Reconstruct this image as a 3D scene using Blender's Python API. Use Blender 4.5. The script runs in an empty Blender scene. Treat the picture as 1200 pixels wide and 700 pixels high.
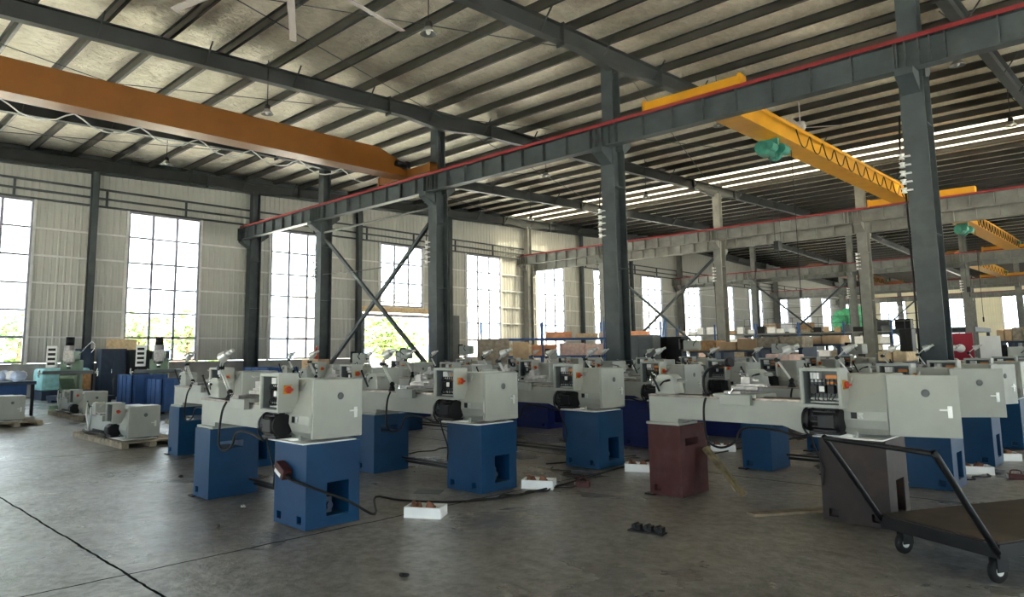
import bpy, bmesh, math, random
from mathutils import Vector, Matrix
random.seed(7)
S = bpy.context.scene
COL = S.collection
PI = math.pi
H = 1.45                                    # eye height of the photographer
# ------------------------------------------------------------------ camera maths
FPX = 826.9; PPX, PPY = 565.0, 312.0
RX = Vector((0.70491166, -0.09327963, -0.70313474))
RY = Vector((0.70921671, 0.07795452, 0.70066736))
RZ = Vector((-0.01054545, -0.9925835, 0.12110652))
def ray(u, v):
    c = Vector((u-PPX, v-PPY, FPX)).normalized()
    return Vector((RX.dot(c), RY.dot(c), RZ.dot(c)))
def F(u, v, z=0.0):
    d = ray(u, v); t = (z-H)/d.z
    return Vector((d.x*t, d.y*t, z))
def atY(u, v, y):
    d = ray(u, v); t = y/d.y
    return Vector((d.x*t, y, H+d.z*t))
def atX(u, v, x):
    d = ray(u, v); t = x/d.x
    return Vector((x, d.y*t, H+d.z*t))

# ------------------------------------------------------------------ materials
MATS = {}
def nodes_of(name):
    m = bpy.data.materials.new(name); m.use_nodes = True
    nt = m.node_tree; b = nt.nodes['Principled BSDF']
    MATS[name] = m
    return m, nt, b
def mat(name, col, rough=.5, metal=0., var=.12, scale=6., bump=0., bscale=60., spec=.22, dirt=None, dirt_amt=.5, dscale=3.):
    m, nt, b = nodes_of(name); N = nt.nodes; L = nt.links
    tc = N.new('ShaderNodeTexCoord')
    no = N.new('ShaderNodeTexNoise'); no.inputs['Scale'].default_value = scale; no.inputs['Detail'].default_value = 6
    L.new(tc.outputs['Object'], no.inputs['Vector'])
    rp = N.new('ShaderNodeValToRGB')
    c0 = [max(0, c*(1-var)) for c in col]; c1 = [min(1, c*(1+var)) for c in col]
    rp.color_ramp.elements[0].position = .3; rp.color_ramp.elements[0].color = (*c0, 1)
    rp.color_ramp.elements[1].position = .7; rp.color_ramp.elements[1].color = (*c1, 1)
    L.new(no.outputs['Fac'], rp.inputs['Fac'])
    out = rp.outputs['Color']
    if dirt:
        n2 = N.new('ShaderNodeTexNoise'); n2.inputs['Scale'].default_value = dscale; n2.inputs['Detail'].default_value = 8
        n2.inputs['Roughness'].default_value = .65
        L.new(tc.outputs['Object'], n2.inputs['Vector'])
        r2 = N.new('ShaderNodeValToRGB'); r2.color_ramp.elements[0].position = .5; r2.color_ramp.elements[1].position = .68
        r2.color_ramp.elements[1].color = (dirt_amt,)*3+(1,)
        L.new(n2.outputs['Fac'], r2.inputs['Fac'])
        mx = N.new('ShaderNodeMixRGB'); mx.inputs['Color2'].default_value = (*dirt, 1)
        L.new(r2.outputs['Color'], mx.inputs['Fac']); L.new(out, mx.inputs['Color1'])
        out = mx.outputs['Color']
    L.new(out, b.inputs['Base Color'])
    b.inputs['Roughness'].default_value = rough; b.inputs['Metallic'].default_value = metal
    b.inputs['Specular IOR Level'].default_value = spec
    if bump:
        n3 = N.new('ShaderNodeTexNoise'); n3.inputs['Scale'].default_value = bscale; n3.inputs['Detail'].default_value = 4
        L.new(tc.outputs['Object'], n3.inputs['Vector'])
        bp = N.new('ShaderNodeBump'); bp.inputs['Strength'].default_value = bump; bp.inputs['Distance'].default_value = .02
        L.new(n3.outputs['Fac'], bp.inputs['Height']); L.new(bp.outputs['Normal'], b.inputs['Normal'])
    return m
WHITE = mat('machine_white', (.295, .31, .285), .45, var=.05, dirt=(.30, .31, .29), dirt_amt=.25)
BLUE = mat('machine_blue', (.0018, .034, .094), .42, var=.12, dirt=(.002, .018, .06), dirt_amt=.5)
ROYAL = mat('machine_royal_blue', (.003, .009, .075), .42, var=.12)
RUSTRED = mat('primer_red', (.056, .017, .016), .55, var=.15, dirt=(.07, .045, .05), dirt_amt=.6)
DBROWN = mat('primer_brown', (.023, .016, .0145), .5, var=.2, dirt=(.06, .034, .024), dirt_amt=.5)
BLACK = mat('black_paint', (.006, .006, .007), .45, var=.3, spec=.25)
RUBBER = mat('black_rubber', (.007, .007, .0075), .6, var=.2, spec=.25)
IRON = mat('cast_iron', (.22, .21, .20), .38, .7, var=.25, scale=20)
WAYS = mat('ground_ways', (.20, .17, .15), .35, .6, var=.3, scale=14)
CHROME = mat('chrome', (.75, .75, .74), .18, 1., var=.05)
LAMPGREY = mat('lamp_grey', (.55, .56, .54), .35, .5, var=.1)
BOXIN = mat('box_inside', (.10, .115, .118), .6, var=.1)
PLASTICW = mat('white_plastic', (.72, .72, .70), .4, var=.05)
PLATE = mat('plate_white', (.40, .42, .41), .4, var=.3, scale=60)
ORANGEP = mat('relay_orange', (.55, .20, .05), .5)
RED = mat('switch_red', (.36, .035, .018), .4, var=.08)
YELLOW = mat('switch_yellow', (.42, .19, .015), .4, var=.08)
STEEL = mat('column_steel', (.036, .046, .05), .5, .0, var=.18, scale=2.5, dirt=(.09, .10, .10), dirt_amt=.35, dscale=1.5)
RAFT = mat('rafter_steel', (.022, .025, .026), .55, var=.2, scale=2.)
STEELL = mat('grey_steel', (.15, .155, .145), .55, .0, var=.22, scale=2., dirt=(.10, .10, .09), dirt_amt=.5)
PURLIN = mat('purlin_steel', (.035, .033, .030), .5, .3, var=.2, scale=3)
RAILRED = mat('rail_red', (.16, .015, .017), .5, var=.15)
CRANEO = mat('crane_orange', (.13, .048, .006), .45, var=.10, scale=2.)
CRANEY = mat('crane_yellow', (.43, .20, .006), .45, var=.12, scale=2.5, dirt=(.35, .2, .05), dirt_amt=.35)
GREENH = mat('hoist_green', (.03, .16, .12), .45, var=.2)
MILLG = mat('mill_green', (.16, .23, .16), .5, var=.15)
CABD = mat('cabinet_dark', (.03, .045, .075), .5, var=.15)
CABG = mat('cabinet_grey', (.085, .095, .10), .5, var=.12)
WOOD = mat('raw_wood', (.36, .21, .10), .7, var=.3, scale=9)
OLDW = mat('old_plank_wood', (.13, .105, .06), .8, var=.5, scale=14)
WOODL = mat('pale_wood', (.55, .42, .26), .7, var=.2, scale=9)
WOODG = mat('weathered_wood', (.22, .185, .14), .75, var=.3, scale=9)
CRATE = mat('crate_orange', (.62, .28, .15), .7, var=.2, scale=4)
CARD = mat('cardboard', (.40, .28, .17), .8, var=.15)
FOAM = mat('styrofoam', (.82, .84, .85), .75, var=.03, bump=.1, bscale=120)
COPPER = mat('rusty_casting', (.16, .07, .045), .55, .2, var=.3, scale=25)
GREENB = mat('green_plastic', (.15, .62, .32), .4, var=.25, scale=5)
CYAN = mat('cyan_tarp', (.25, .50, .52), .6, var=.2)
PINK = mat('pink_cloth', (.62, .45, .40), .7, var=.2)
WHITEB = mat('white_bag', (.70, .71, .72), .6, var=.12)
PALEBLUE = mat('pale_blue_cloth', (.42, .50, .66), .7, var=.2)
RACKB = mat('rack_blue', (.03, .08, .22), .5, var=.1)
SIGNRED = mat('sign_red', (.26, .015, .03), .5, var=.05)
CONC = mat('dado_concrete', (.30, .30, .295), .8, var=.12, scale=3)
WALLP = mat('wall_panel', (.39, .39, .36), .55, var=.06, scale=.7)
WALLY = mat('wall_panel_cream', (.80, .75, .58), .55, var=.06, scale=.7)
WINF = mat('window_frame_grey', (.22, .22, .26), .5, var=.1)
TRIMW = mat('pale_trim', (.55, .56, .55), .5, var=.1)
BARK = mat('bark', (.12, .09, .06), .8, var=.3)
LEAF = mat('leaf_green', (.09, .16, .03), .6, var=.45, scale=2.)
LEAF2 = mat('leaf_pale', (.13, .20, .05), .6, var=.4, scale=2.)
GROUND = mat('yard_ground', (.58, .55, .49), .9, var=.1, scale=.3)
BUILD = mat('far_building', (.27, .26, .245), .7, var=.08)
BUILDB = mat('far_building_blue', (.10, .15, .24), .6, var=.1)
BUILDO = mat('far_building_orange', (.28, .17, .10), .7, var=.1)
DUSTY = mat('trolley_board', (.026, .020, .016), .6, var=.3, scale=6, dirt=(.06, .04, .028), dirt_amt=.5)
FANW = mat('fan_white', (.42, .38, .36), .5, var=.05)
SHADE = mat('lamp_shade_metal', (.30, .30, .28), .3, .8, var=.1)

def foil():
    m, nt, b = nodes_of('roof_foil'); N = nt.nodes; L = nt.links
    tc = N.new('ShaderNodeTexCoord')
    mp = N.new('ShaderNodeMapping'); mp.inputs['Scale'].default_value = (1.6, .9, 1)
    L.new(tc.outputs['Object'], mp.inputs['Vector'])
    n = N.new('ShaderNodeTexNoise'); n.inputs['Scale'].default_value = 4.2; n.inputs['Detail'].default_value = 9; n.inputs['Roughness'].default_value = .62
    n.inputs['Distortion'].default_value = .6
    L.new(mp.outputs['Vector'], n.inputs['Vector'])
    n2 = N.new('ShaderNodeTexNoise'); n2.inputs['Scale'].default_value = .55; n2.inputs['Detail'].default_value = 2
    L.new(tc.outputs['Object'], n2.inputs['Vector'])
    r = N.new('ShaderNodeValToRGB')
    r.color_ramp.elements[0].position = .3; r.color_ramp.elements[0].color = (.66, .59, .46, 1)
    r.color_ramp.elements[1].position = .7; r.color_ramp.elements[1].color = (.98, .91, .76, 1)
    L.new(n.outputs['Fac'], r.inputs['Fac']); L.new(r.outputs['Color'], b.inputs['Base Color'])
    b.inputs['Metallic'].default_value = .6; b.inputs['Roughness'].default_value = .30
    ad = N.new('ShaderNodeMath'); ad.operation = 'MULTIPLY_ADD'; ad.inputs[1].default_value = 5.0
    L.new(n2.outputs['Fac'], ad.inputs[0]); L.new(n.outputs['Fac'], ad.inputs[2])
    bp = N.new('ShaderNodeBump'); bp.inputs['Strength'].default_value = 1.0; bp.inputs['Distance'].default_value = .16
    L.new(ad.outputs[0], bp.inputs['Height']); L.new(bp.outputs['Normal'], b.inputs['Normal'])
    return m
FOIL = foil()

def floor_mat():
    m, nt, b = nodes_of('concrete_floor'); N = nt.nodes; L = nt.links
    tc = N.new('ShaderNodeTexCoord'); P = tc.outputs['Object']
    def noise(scale, det=6, rough=.6, dist=0., vec=P):
        n = N.new('ShaderNodeTexNoise'); n.inputs['Scale'].default_value = scale; n.inputs['Detail'].default_value = det
        n.inputs['Roughness'].default_value = rough; n.inputs['Distortion'].default_value = dist
        L.new(vec, n.inputs['Vector']); return n.outputs['Fac']
    def ramp(fac, p0, c0, p1, c1):
        r = N.new('ShaderNodeValToRGB'); e = r.color_ramp.elements
        e[0].position = p0; e[0].color = (*c0, 1); e[1].position = p1; e[1].color = (*c1, 1)
        L.new(fac, r.inputs['Fac']); return r.outputs['Color']
    def mix(fac, a, bb, mode='MIX'):
        x = N.new('ShaderNodeMixRGB'); x.blend_type = mode
        if isinstance(fac, float): x.inputs['Fac'].default_value = fac
        else: L.new(fac, x.inputs['Fac'])
        L.new(a, x.inputs['Color1']); L.new(bb, x.inputs['Color2']); return x.outputs['Color']
    big = noise(.45, 6, .6, .4); mid = noise(2.3, 9, .7, .25); fine = noise(10, 9, .72)
    c = ramp(big, .35, (.088, .082, .070), .65, (.17, .16, .143))
    c = mix(.5, c, ramp(mid, .35, (.05, .046, .04), .66, (.30, .288, .265)))
    c = mix(.4, c, ramp(fine, .40, (.035, .034, .03), .62, (.36, .35, .335)))
    # saw-cut joints in a grid with a slightly ragged edge
    sx = N.new('ShaderNodeSeparateXYZ'); L.new(P, sx.inputs[0])
    wob = noise(3.5, 3)
    def joint(o, off, period, w):
        a = N.new('ShaderNodeMath'); a.operation = 'MULTIPLY_ADD'; a.inputs[1].default_value = .06; L.new(wob, a.inputs[0]); L.new(o, a.inputs[2])
        s = N.new('ShaderNodeMath'); s.operation = 'SUBTRACT'; s.inputs[1].default_value = off; L.new(a.outputs[0], s.inputs[0])
        w_ = N.new('ShaderNodeMath'); w_.operation = 'PINGPONG'; w_.inputs[1].default_value = period/2; L.new(s.outputs[0], w_.inputs[0])
        l = N.new('ShaderNodeMath'); l.operation = 'LESS_THAN'; l.inputs[1].default_value = w; L.new(w_.outputs[0], l.inputs[0])
        return l.outputs[0]
    jy = joint(sx.outputs['Y'], 1.81, 6.2, .010); jx = joint(sx.outputs['X'], -5.15, 6.7, .009)
    mxm = N.new('ShaderNodeMath'); mxm.operation = 'MAXIMUM'; L.new(jy, mxm.inputs[0]); L.new(jx, mxm.inputs[1])
    dk = N.new('ShaderNodeRGB'); dk.outputs[0].default_value = (.012, .012, .012, 1)
    c = mix(mxm.outputs[0], c, dk.outputs[0])
    L.new(c, b.inputs['Base Color'])
    L.new(ramp(big, .35, (.20,)*3, .68, (.5,)*3), b.inputs['Roughness'])
    hs = N.new('ShaderNodeMath'); hs.operation = 'MULTIPLY_ADD'; hs.inputs[1].default_value = .35; L.new(fine, hs.inputs[0]); L.new(mid, hs.inputs[2])
    bp = N.new('ShaderNodeBump'); bp.inputs['Strength'].default_value = 1.0; bp.inputs['Distance'].default_value = .035
    L.new(hs.outputs[0], bp.inputs['Height']); L.new(bp.outputs['Normal'], b.inputs['Normal'])
    b.inputs['Specular IOR Level'].default_value = .6
    b.inputs['Coat Weight'].default_value = .6; b.inputs['Coat Roughness'].default_value = .22
    L.new(bp.outputs['Normal'], b.inputs['Coat Normal'])
    cw = N.new('ShaderNodeMath'); cw.operation = 'MULTIPLY_ADD'; cw.inputs[1].default_value = -.6; cw.inputs[2].default_value = .6
    L.new(mxm.outputs[0], cw.inputs[0]); L.new(cw.outputs[0], b.inputs['Coat Weight']); L.new(cw.outputs[0], b.inputs['Specular IOR Level'])
    return m
FLOORM = floor_mat()

def glass():
    m, nt, b = nodes_of('window_glass'); N = nt.nodes; L = nt.links
    t = N.new('ShaderNodeBsdfTransparent'); t.inputs['Color'].default_value = (.93, .96, .96, 1)
    g = N.new('ShaderNodeBsdfGlossy'); g.inputs['Roughness'].default_value = .03
    lw = N.new('ShaderNodeLayerWeight')
    pw = N.new('ShaderNodeMath'); pw.operation = 'POWER'; pw.inputs[1].default_value = 5; L.new(lw.outputs['Facing'], pw.inputs[0])
    fr = N.new('ShaderNodeMath'); fr.operation = 'MULTIPLY_ADD'; fr.inputs[1].default_value = .7; fr.inputs[2].default_value = .02; L.new(pw.outputs[0], fr.inputs[0])
    mx = N.new('ShaderNodeMixShader'); L.new(fr.outputs[0], mx.inputs[0]); L.new(t.outputs[0], mx.inputs[1]); L.new(g.outputs[0], mx.inputs[2])
    L.new(mx.outputs[0], N['Material Output'].inputs['Surface'])
    return m
GLASS = glass()
def skylight_mat():
    m, nt, b = nodes_of('skylight_panel'); N = nt.nodes; L = nt.links
    t = N.new('ShaderNodeBsdfTranslucent'); t.inputs['Color'].default_value = (.12, .105, .072, 1)
    g = N.new('ShaderNodeBsdfTransparent'); g.inputs['Color'].default_value = (.35, .33, .26, 1)
    mx = N.new('ShaderNodeMixShader'); mx.inputs[0].default_value = .25; L.new(t.outputs[0], mx.inputs[1]); L.new(g.outputs[0], mx.inputs[2])
    L.new(mx.outputs[0], N['Material Output'].inputs['Surface'])
    return m
SKYL = skylight_mat()

# ------------------------------------------------------------------ mesh builder
class MB:
    def __init__(s): s.bm = bmesh.new()
    def poly(s, pts): return s.bm.faces.new([s.bm.verts.new(p) for p in pts])
    def box(s, x0, x1, y0, y1, z0, z1, M=None):
        c = [(x0,y0,z0),(x1,y0,z0),(x1,y1,z0),(x0,y1,z0),(x0,y0,z1),(x1,y0,z1),(x1,y1,z1),(x0,y1,z1)]
        if M is not None: c = [M @ Vector(p) for p in c]
        v = [s.bm.verts.new(p) for p in c]
        for f in ((3,2,1,0),(4,5,6,7),(0,1,5,4),(1,2,6,5),(2,3,7,6),(3,0,4,7)): s.bm.faces.new([v[i] for i in f])
        return s
    def bar(s, a, b, w, h=None, up=(0,0,1)):
        a = Vector(a); b = Vector(b); d = b-a; l = d.length; d.normalize(); h = h or w
        u = Vector(up)
        if abs(d.dot(u)) > .98: u = Vector((0,1,0))
        x = d.cross(u).normalized(); z = x.cross(d).normalized()
        M = Matrix(((x.x,d.x,z.x,a.x),(x.y,d.y,z.y,a.y),(x.z,d.z,z.z,a.z),(0,0,0,1)))
        return s.box(-w/2, w/2, 0, l, -h/2, h/2, M)
    def cone(s, a, b, r0, r1, n=16, caps=True):
        a = Vector(a); b = Vector(b); d = (b-a).normalized()
        u = d.cross(Vector((0,0,1)))
        if u.length < .01: u = Vector((1,0,0))
        u.normalize(); w = d.cross(u)
        R0 = []; R1 = []
        for i in range(n):
            t = 2*PI*i/n; o = u*math.cos(t)+w*math.sin(t)
            R0.append(s.bm.verts.new(a+o*r0)); R1.append(s.bm.verts.new(b+o*r1))
        for i in range(n):
            j = (i+1) % n; f = s.bm.faces.new((R0[i], R1[i], R1[j], R0[j])); f.smooth = True
        if caps:
            if r0 > 1e-5: s.bm.faces.new(R0)
            if r1 > 1e-5: s.bm.faces.new(R1[::-1])
        return s
    def cyl(s, a, b, r, n=16): return s.cone(a, b, r, r, n)
    def tube(s, pts, r, n=8, smooth=3):
        P = [Vector(p) for p in pts]
        if smooth and len(P) > 2:
            Q = []
            for i in range(len(P)-1):
                p0 = P[max(0,i-1)]; p1 = P[i]; p2 = P[i+1]; p3 = P[min(len(P)-1,i+2)]
                for k in range(smooth):
                    t = k/smooth
                    Q.append(.5*((2*p1)+(p2-p0)*t+(2*p0-5*p1+4*p2-p3)*t*t+(3*p1-p0-3*p2+p3)*t**3))
            P = Q+[P[-1]]
        rings = []; u = None
        for i, p in enumerate(P):
            d = (P[min(i+1,len(P)-1)]-P[max(i-1,0)]).normalized()
            if u is None:
                u = d.cross(Vector((0,0,1)))
                if u.length < .05: u = d.cross(Vector((1,0,0)))
            u = (u-d*u.dot(d)).normalized(); w = d.cross(u)
            rings.append([s.bm.verts.new(p+(u*math.cos(2*PI*k/n)+w*math.sin(2*PI*k/n))*r) for k in range(n)])
        for a, b in zip(rings, rings[1:]):
            for k in range(n):
                f = s.bm.faces.new((a[k], a[(k+1)%n], b[(k+1)%n], b[k])); f.smooth = True
        s.bm.faces.new(rings[0][::-1]); s.bm.faces.new(rings[-1])
        return s
    def prism(s, pts, axis, a, b):
        # pts in the other two axes, extruded along axis from a to b
        def P(p, t): return {'x':(t,p[0],p[1]),'y':(p[0],t,p[1]),'z':(p[0],p[1],t)}[axis]
        A = [s.bm.verts.new(P(p,a)) for p in pts]; B = [s.bm.verts.new(P(p,b)) for p in pts]; n = len(pts)
        s.bm.faces.new(A); s.bm.faces.new(B[::-1])
        for i in range(n): s.bm.faces.new((A[i],B[i],B[(i+1)%n],A[(i+1)%n]))
        return s
    def lathe(s, prof, c=(0,0,0), axis='z', n=20):
        rings = []
        for r, t in prof:
            ring = []
            for k in range(n):
                a = 2*PI*k/n; x, y = r*math.cos(a), r*math.sin(a)
                p = {'z':(x,y,t),'x':(t,x,y),'y':(x,t,y)}[axis]
                ring.append(s.bm.verts.new(Vector(c)+Vector(p)))
            rings.append(ring)
        for a, b in zip(rings, rings[1:]):
            for k in range(n):
                f = s.bm.faces.new((a[k],a[(k+1)%n],b[(k+1)%n],b[k])); f.smooth = True
        if prof[0][0] > 1e-4: s.bm.faces.new(rings[0][::-1])
        if prof[-1][0] > 1e-4: s.bm.faces.new(rings[-1])
        return s
    def blob(s, c, r, sc=(1,1,1), jit=.15, seg=10, rnd=random):
        g = bmesh.ops.create_uvsphere(s.bm, u_segments=seg, v_segments=max(5,seg*2//3), radius=1)
        for v in g['verts']:
            k = 1+rnd.uniform(-jit, jit)
            v.co = Vector((v.co.x*r*sc[0]*k+c[0], v.co.y*r*sc[1]*k+c[1], v.co.z*r*sc[2]*k+c[2]))
        return s
    def recess_box(s, x0, x1, y0, y1, z0, z1, holes):
        # box whose faces '-y' / '+x' carry rectangular recesses: holes = {'-y': [(a0,a1,z0,z1,depth)], '+x': [...]}
        faces = {'-y','+y','-x','+x','+z','-z'}
        s.poly([(x0,y0,z1),(x1,y0,z1),(x1,y1,z1),(x0,y1,z1)]); s.poly([(x0,y1,z0),(x1,y1,z0),(x1,y0,z0),(x0,y0,z0)])
        for side in ('-y','+y','-x','+x'):
            hs = holes.get(side, [])
            if side in ('-y','+y'):
                lo, hi = x0, x1; yy = y0 if side == '-y' else y1; sg = 1 if side == '-y' else -1
                P = lambda a, z, d=0: (a, yy+sg*d, z)
            else:
                lo, hi = y0, y1; xx = x0 if side == '-x' else x1; sg = 1 if side == '-x' else -1
                P = lambda a, z, d=0: (xx+sg*d, a, z)
            A = sorted({lo, hi, *[h[0] for h in hs], *[h[1] for h in hs]}); Zs = sorted({z0, z1, *[h[2] for h in hs], *[h[3] for h in hs]})
            for a0, a1 in zip(A, A[1:]):
                for q0, q1 in zip(Zs, Zs[1:]):
                    m = ((a0+a1)/2, (q0+q1)/2)
                    if any(h[0] < m[0] < h[1] and h[2] < m[1] < h[3] for h in hs): continue
                    s.poly([P(a0,q0),P(a1,q0),P(a1,q1),P(a0,q1)])
            for h in hs:
                a0, a1, q0, q1, d = h; thru = d < 0; d = abs(d)
                if not thru: s.poly([P(a0,q0,d),P(a1,q0,d),P(a1,q1,d),P(a0,q1,d)])
                s.poly([P(a0,q0),P(a1,q0),P(a1,q0,d),P(a0,q0,d)]); s.poly([P(a0,q1),P(a1,q1),P(a1,q1,d),P(a0,q1,d)])
                s.poly([P(a0,q0),P(a0,q1),P(a0,q1,d),P(a0,q0,d)]); s.poly([P(a1,q0),P(a1,q1),P(a1,q1,d),P(a1,q0,d)])
        bmesh.ops.remove_doubles(s.bm, verts=s.bm.verts, dist=1e-5)
        return s
    def mesh(s, name, bevel=0.):
        if bevel:
            bmesh.ops.remove_doubles(s.bm, verts=s.bm.verts, dist=1e-6)
            bmesh.ops.recalc_face_normals(s.bm, faces=s.bm.faces)
            ed = [e for e in s.bm.edges if len(e.link_faces) == 2 and not e.smooth is None and e.calc_face_angle(0) > .6 and not (e.link_faces[0].smooth and e.link_faces[1].smooth)]
            bmesh.ops.bevel(s.bm, geom=ed, offset=bevel, segments=2, affect='EDGES', profile=.6, clamp_overlap=True)
        bmesh.ops.recalc_face_normals(s.bm, faces=s.bm.faces)
        me = bpy.data.meshes.new(name); s.bm.to_mesh(me); s.bm.free()
        return me

def link(name, me, m, parent=None, loc=(0,0,0), rotz=0.):
    if m is not None and not me.materials: me.materials.append(m)
    o = bpy.data.objects.new(name, me); COL.objects.link(o)
    o.location = loc; o.rotation_euler = (0,0,rotz)
    if parent is not None: o.parent = parent
    return o
def tag(o, label=None, cat=None, group=None, kind=None):
    if label: o['label'] = label
    if cat: o['category'] = cat
    if group: o['group'] = group
    if kind: o['kind'] = kind
    return o
def thing(name, label, cat, loc=(0,0,0), rotz=0., group=None):
    o = bpy.data.objects.new(name, None); COL.objects.link(o); o.empty_display_size = .1
    o.location = loc; o.rotation_euler = (0,0,rotz)
    return tag(o, label, cat, group)
def part(name, mb, m, parent, bevel=0., loc=(0,0,0), rotz=0., label=None):
    o = link(name, mb.mesh(name, bevel), m, parent, loc, rotz)
    if label: o['label'] = label
    return o
def solo(name, mb, m, label, cat, loc=(0,0,0), rotz=0., group=None, bevel=0.):
    o = link(name, mb.mesh(name, bevel), m, None, loc, rotz)
    return tag(o, label, cat, group)
def struct(name, mb, m, parent=None):
    o = link(name, mb.mesh(name), m, parent)
    if parent is None: o['kind'] = 'structure'
    return o
def copy_tree(o, parent=None):
    c = o.copy(); COL.objects.link(c)
    if parent is not None: c.parent = parent
    for ch in list(o.children): copy_tree(ch, c)
    return c

# ------------------------------------------------------------------ the hall
XW, XE, Y0, Y1 = -30.0, 16.0, -9.0, 100.0
def zr(y):                                    # rafter underside
    return 8.35+.031*y if y < 52 else 8.35+.031*52-.031*(y-52)
def zc(y): return zr(y)+.66                   # roof sheet
ROWS = [14.46, 33.1, 52.0, 71.0, 89.7]
COLX = [-29.55, -23.6, -16.75, -10.02, -3.2, 3.6, 10.4]
ROWX = [[-29.55, -23.78, -17.0, -10.18, -3.32, 3.6, 10.4], [-29.55, -23.7, -16.63, -9.9, -3.12, 3.7, 10.4], [-29.55, -23.3, -16.4, -9.8, -3.05, 3.7, 10.4]]

struct('floor', MB().box(XW-.3, XE+.3, Y0-.3, Y1+.3, -.2, 0), FLOORM)

m = MB()
for a, b in ((Y0-.3, 31.4), (36.4, 52), (52, Y1+.3)):
    pts = [(a, zc(a)), (b, zc(b)), (b, zc(b)+.06), (a, zc(a)+.06)]
    m.prism(pts, 'x', XW-.3, XE+.3)
ceil = struct('ceiling', m, FOIL)
m = MB(); y = 31.4; k = 0                      # ribbed translucent roof strip
while y < 36.35:
    d = (0, .05)[k % 2]; e = (0, .05)[(k+1) % 2]
    for (ya, yb, za, zb) in ((y, y+.16, d, d), (y+.16, y+.2, d, e)):
        m.poly([(XW,ya,zc(ya)+za),(XE,ya,zc(ya)+za),(XE,yb,zc(yb)+zb),(XW,yb,zc(yb)+zb)])
    y += .2; k += 1
part('skylight_strip', m, SKYL, ceil, label='bright translucent roof strip')
# purlins: Z-sections running away from the window wall
def purlin_mesh():
    m = MB()
    m.box(XW, XE, -.008, .008, -.2, 0); m.box(XW, XE, -.008, .07, -.2, -.185); m.box(XW, XE, -.07, .008, -.012, 0)
    m.box(XW, XE, .06, .07, -.185, -.165)
    return m.mesh('purlin')
pm = purlin_mesh()
y = -7.9; npur = 0
while y < 99 and npur < 100:
    link('purlin', pm, PURLIN, ceil, (0, y, zc(y)-.02)); npur += 1
    y += 1.40
def ibeam_y(x, ya, yb, zf, d, w=.2):
    m = MB(); n = 1
    z0a, z0b = zf(ya), zf(yb)
    for dx, t0, t1 in ((w/2, 0, .02), (w/2, d-.02, d), (.006, .02, d-.02)):
        m.prism([(ya, z0a+t0), (yb, z0b+t0), (yb, z0b+t1), (ya, z0a+t1)], 'x', x-dx, x+dx)
    return m
for i, x in enumerate(COLX):
    for a, b in ((Y0, 52), (52, Y1)):
        m = ibeam_y(x, a, b, zr, .44, .22)
        for yy in [q+.45 for q in ROWS if a <= q < b]:     # deeper haunches and splice plates at the columns
            m.prism([(yy-1.6, zr(yy-1.6)), (yy, zr(yy)-.16), (yy+1.6, zr(yy+1.6))], 'x', x-.1, x+.1)
            for q in (-2.2, 2.2): m.box(x-.12, x+.12, yy+q-.02, yy+q+.02, zr(yy+q)-.08, zr(yy+q)+.5)
        o = struct('rafter', m, RAFT, ceil)
    # flange braces up to the purlins
    m = MB(); y = -5.2
    while y < 75:
        for sx in (-1, 1): m.bar((x+sx*.05, y, zr(y)+.02), (x+sx*.42, y+.02, zc(y)-.12), .03)
        y += 2.44
    part('fly_brace', m, RAFT, ceil)
# roof cross bracing rods
m = MB()
for (ya, yb) in ((-3, 14.9), (14.9, 33.5)):
    for i in (0, 1, 2):
        xa, xb = COLX[i], COLX[i+1]
        m.tube([(xa, ya, zr(ya)+.3), (xb, yb, zr(yb)+.3)], .012, 5, 0)
        m.tube([(xa, yb, zr(yb)+.3), (xb, ya, zr(ya)+.3)], .012, 5, 0)
part('bracing_rod', m, STEEL, ceil)

# ------------------------------------------------------------------ window wall
WIN = []
k = -2
while True:
    ys = 9.72+6.26*k
    if ys > 97: break
    WIN.append((ys, ys+2.92)); k += 1
ZS, ZT = 1.22, 7.25
OPEN = (21.2, 26.2, 0.0, 3.35)                # the open doorway under window 4 of the row
def ribs(m, ya, yb, za, zb, X, inward=1, ztop=None, axis='x'):
    n = max(1, round((yb-ya)/.24)); p = (yb-ya)/n
    prof = []
    for i in range(n):
        y = ya+i*p
        prof += [(y, 0), (y+.62*p, 0), (y+.70*p, .03), (y+.92*p, .03), (y+p, 0)]
    for (p0, d0), (p1, d1) in zip(prof, prof[1:]):
        if p1-p0 < 1e-6 and abs(d1-d0) < 1e-6: continue
        t0 = zb if ztop is None else ztop(p0); t1 = zb if ztop is None else ztop(p1)
        if axis == 'x':
            m.poly([(X+inward*d0,p0,za),(X+inward*d1,p1,za),(X+inward*d1,p1,t1),(X+inward*d0,p0,t0)])
        else:
            m.poly([(p0,X+inward*d0,za),(p1,X+inward*d1,za),(p1,X+inward*d1,t1),(p0,X+inward*d0,t0)])
m = MB()
ribs(m, Y0, Y1, ZT, 0, XW, 1, lambda y: zc(y)+.02)
edges = [Y0]
for a, b in WIN: edges += [a, b]
edges.append(Y1)
for a, b in zip(edges[0::2], edges[1::2]):
    a = max(a, Y0)
    if b-a < .05: continue
    if a < OPEN[1] and b > OPEN[0]:            # strips beside the door
        lo, hi = max(a, OPEN[0]), min(b, OPEN[1])
        if lo > a: ribs(m, a, lo, ZS, ZT, XW)
        if hi < b: ribs(m, hi, b, ZS, ZT, XW)
        ribs(m, lo, hi, OPEN[3]+.5, ZT, XW)
    else: ribs(m, a, b, ZS, ZT, XW)
w4 = [w for w in WIN if w[0] > OPEN[0] and w[1] < OPEN[1]][0]
ribs(m, w4[0], w4[1], OPEN[3]+.5, 3.95, XW)
wall_w = struct('wall_left', m, WALLP)
m = MB()
for a, b in ((Y0, OPEN[0]), (OPEN[1], Y1)): m.box(XW-.2, XW+.04, a, b, 0, ZS-.02)
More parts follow.
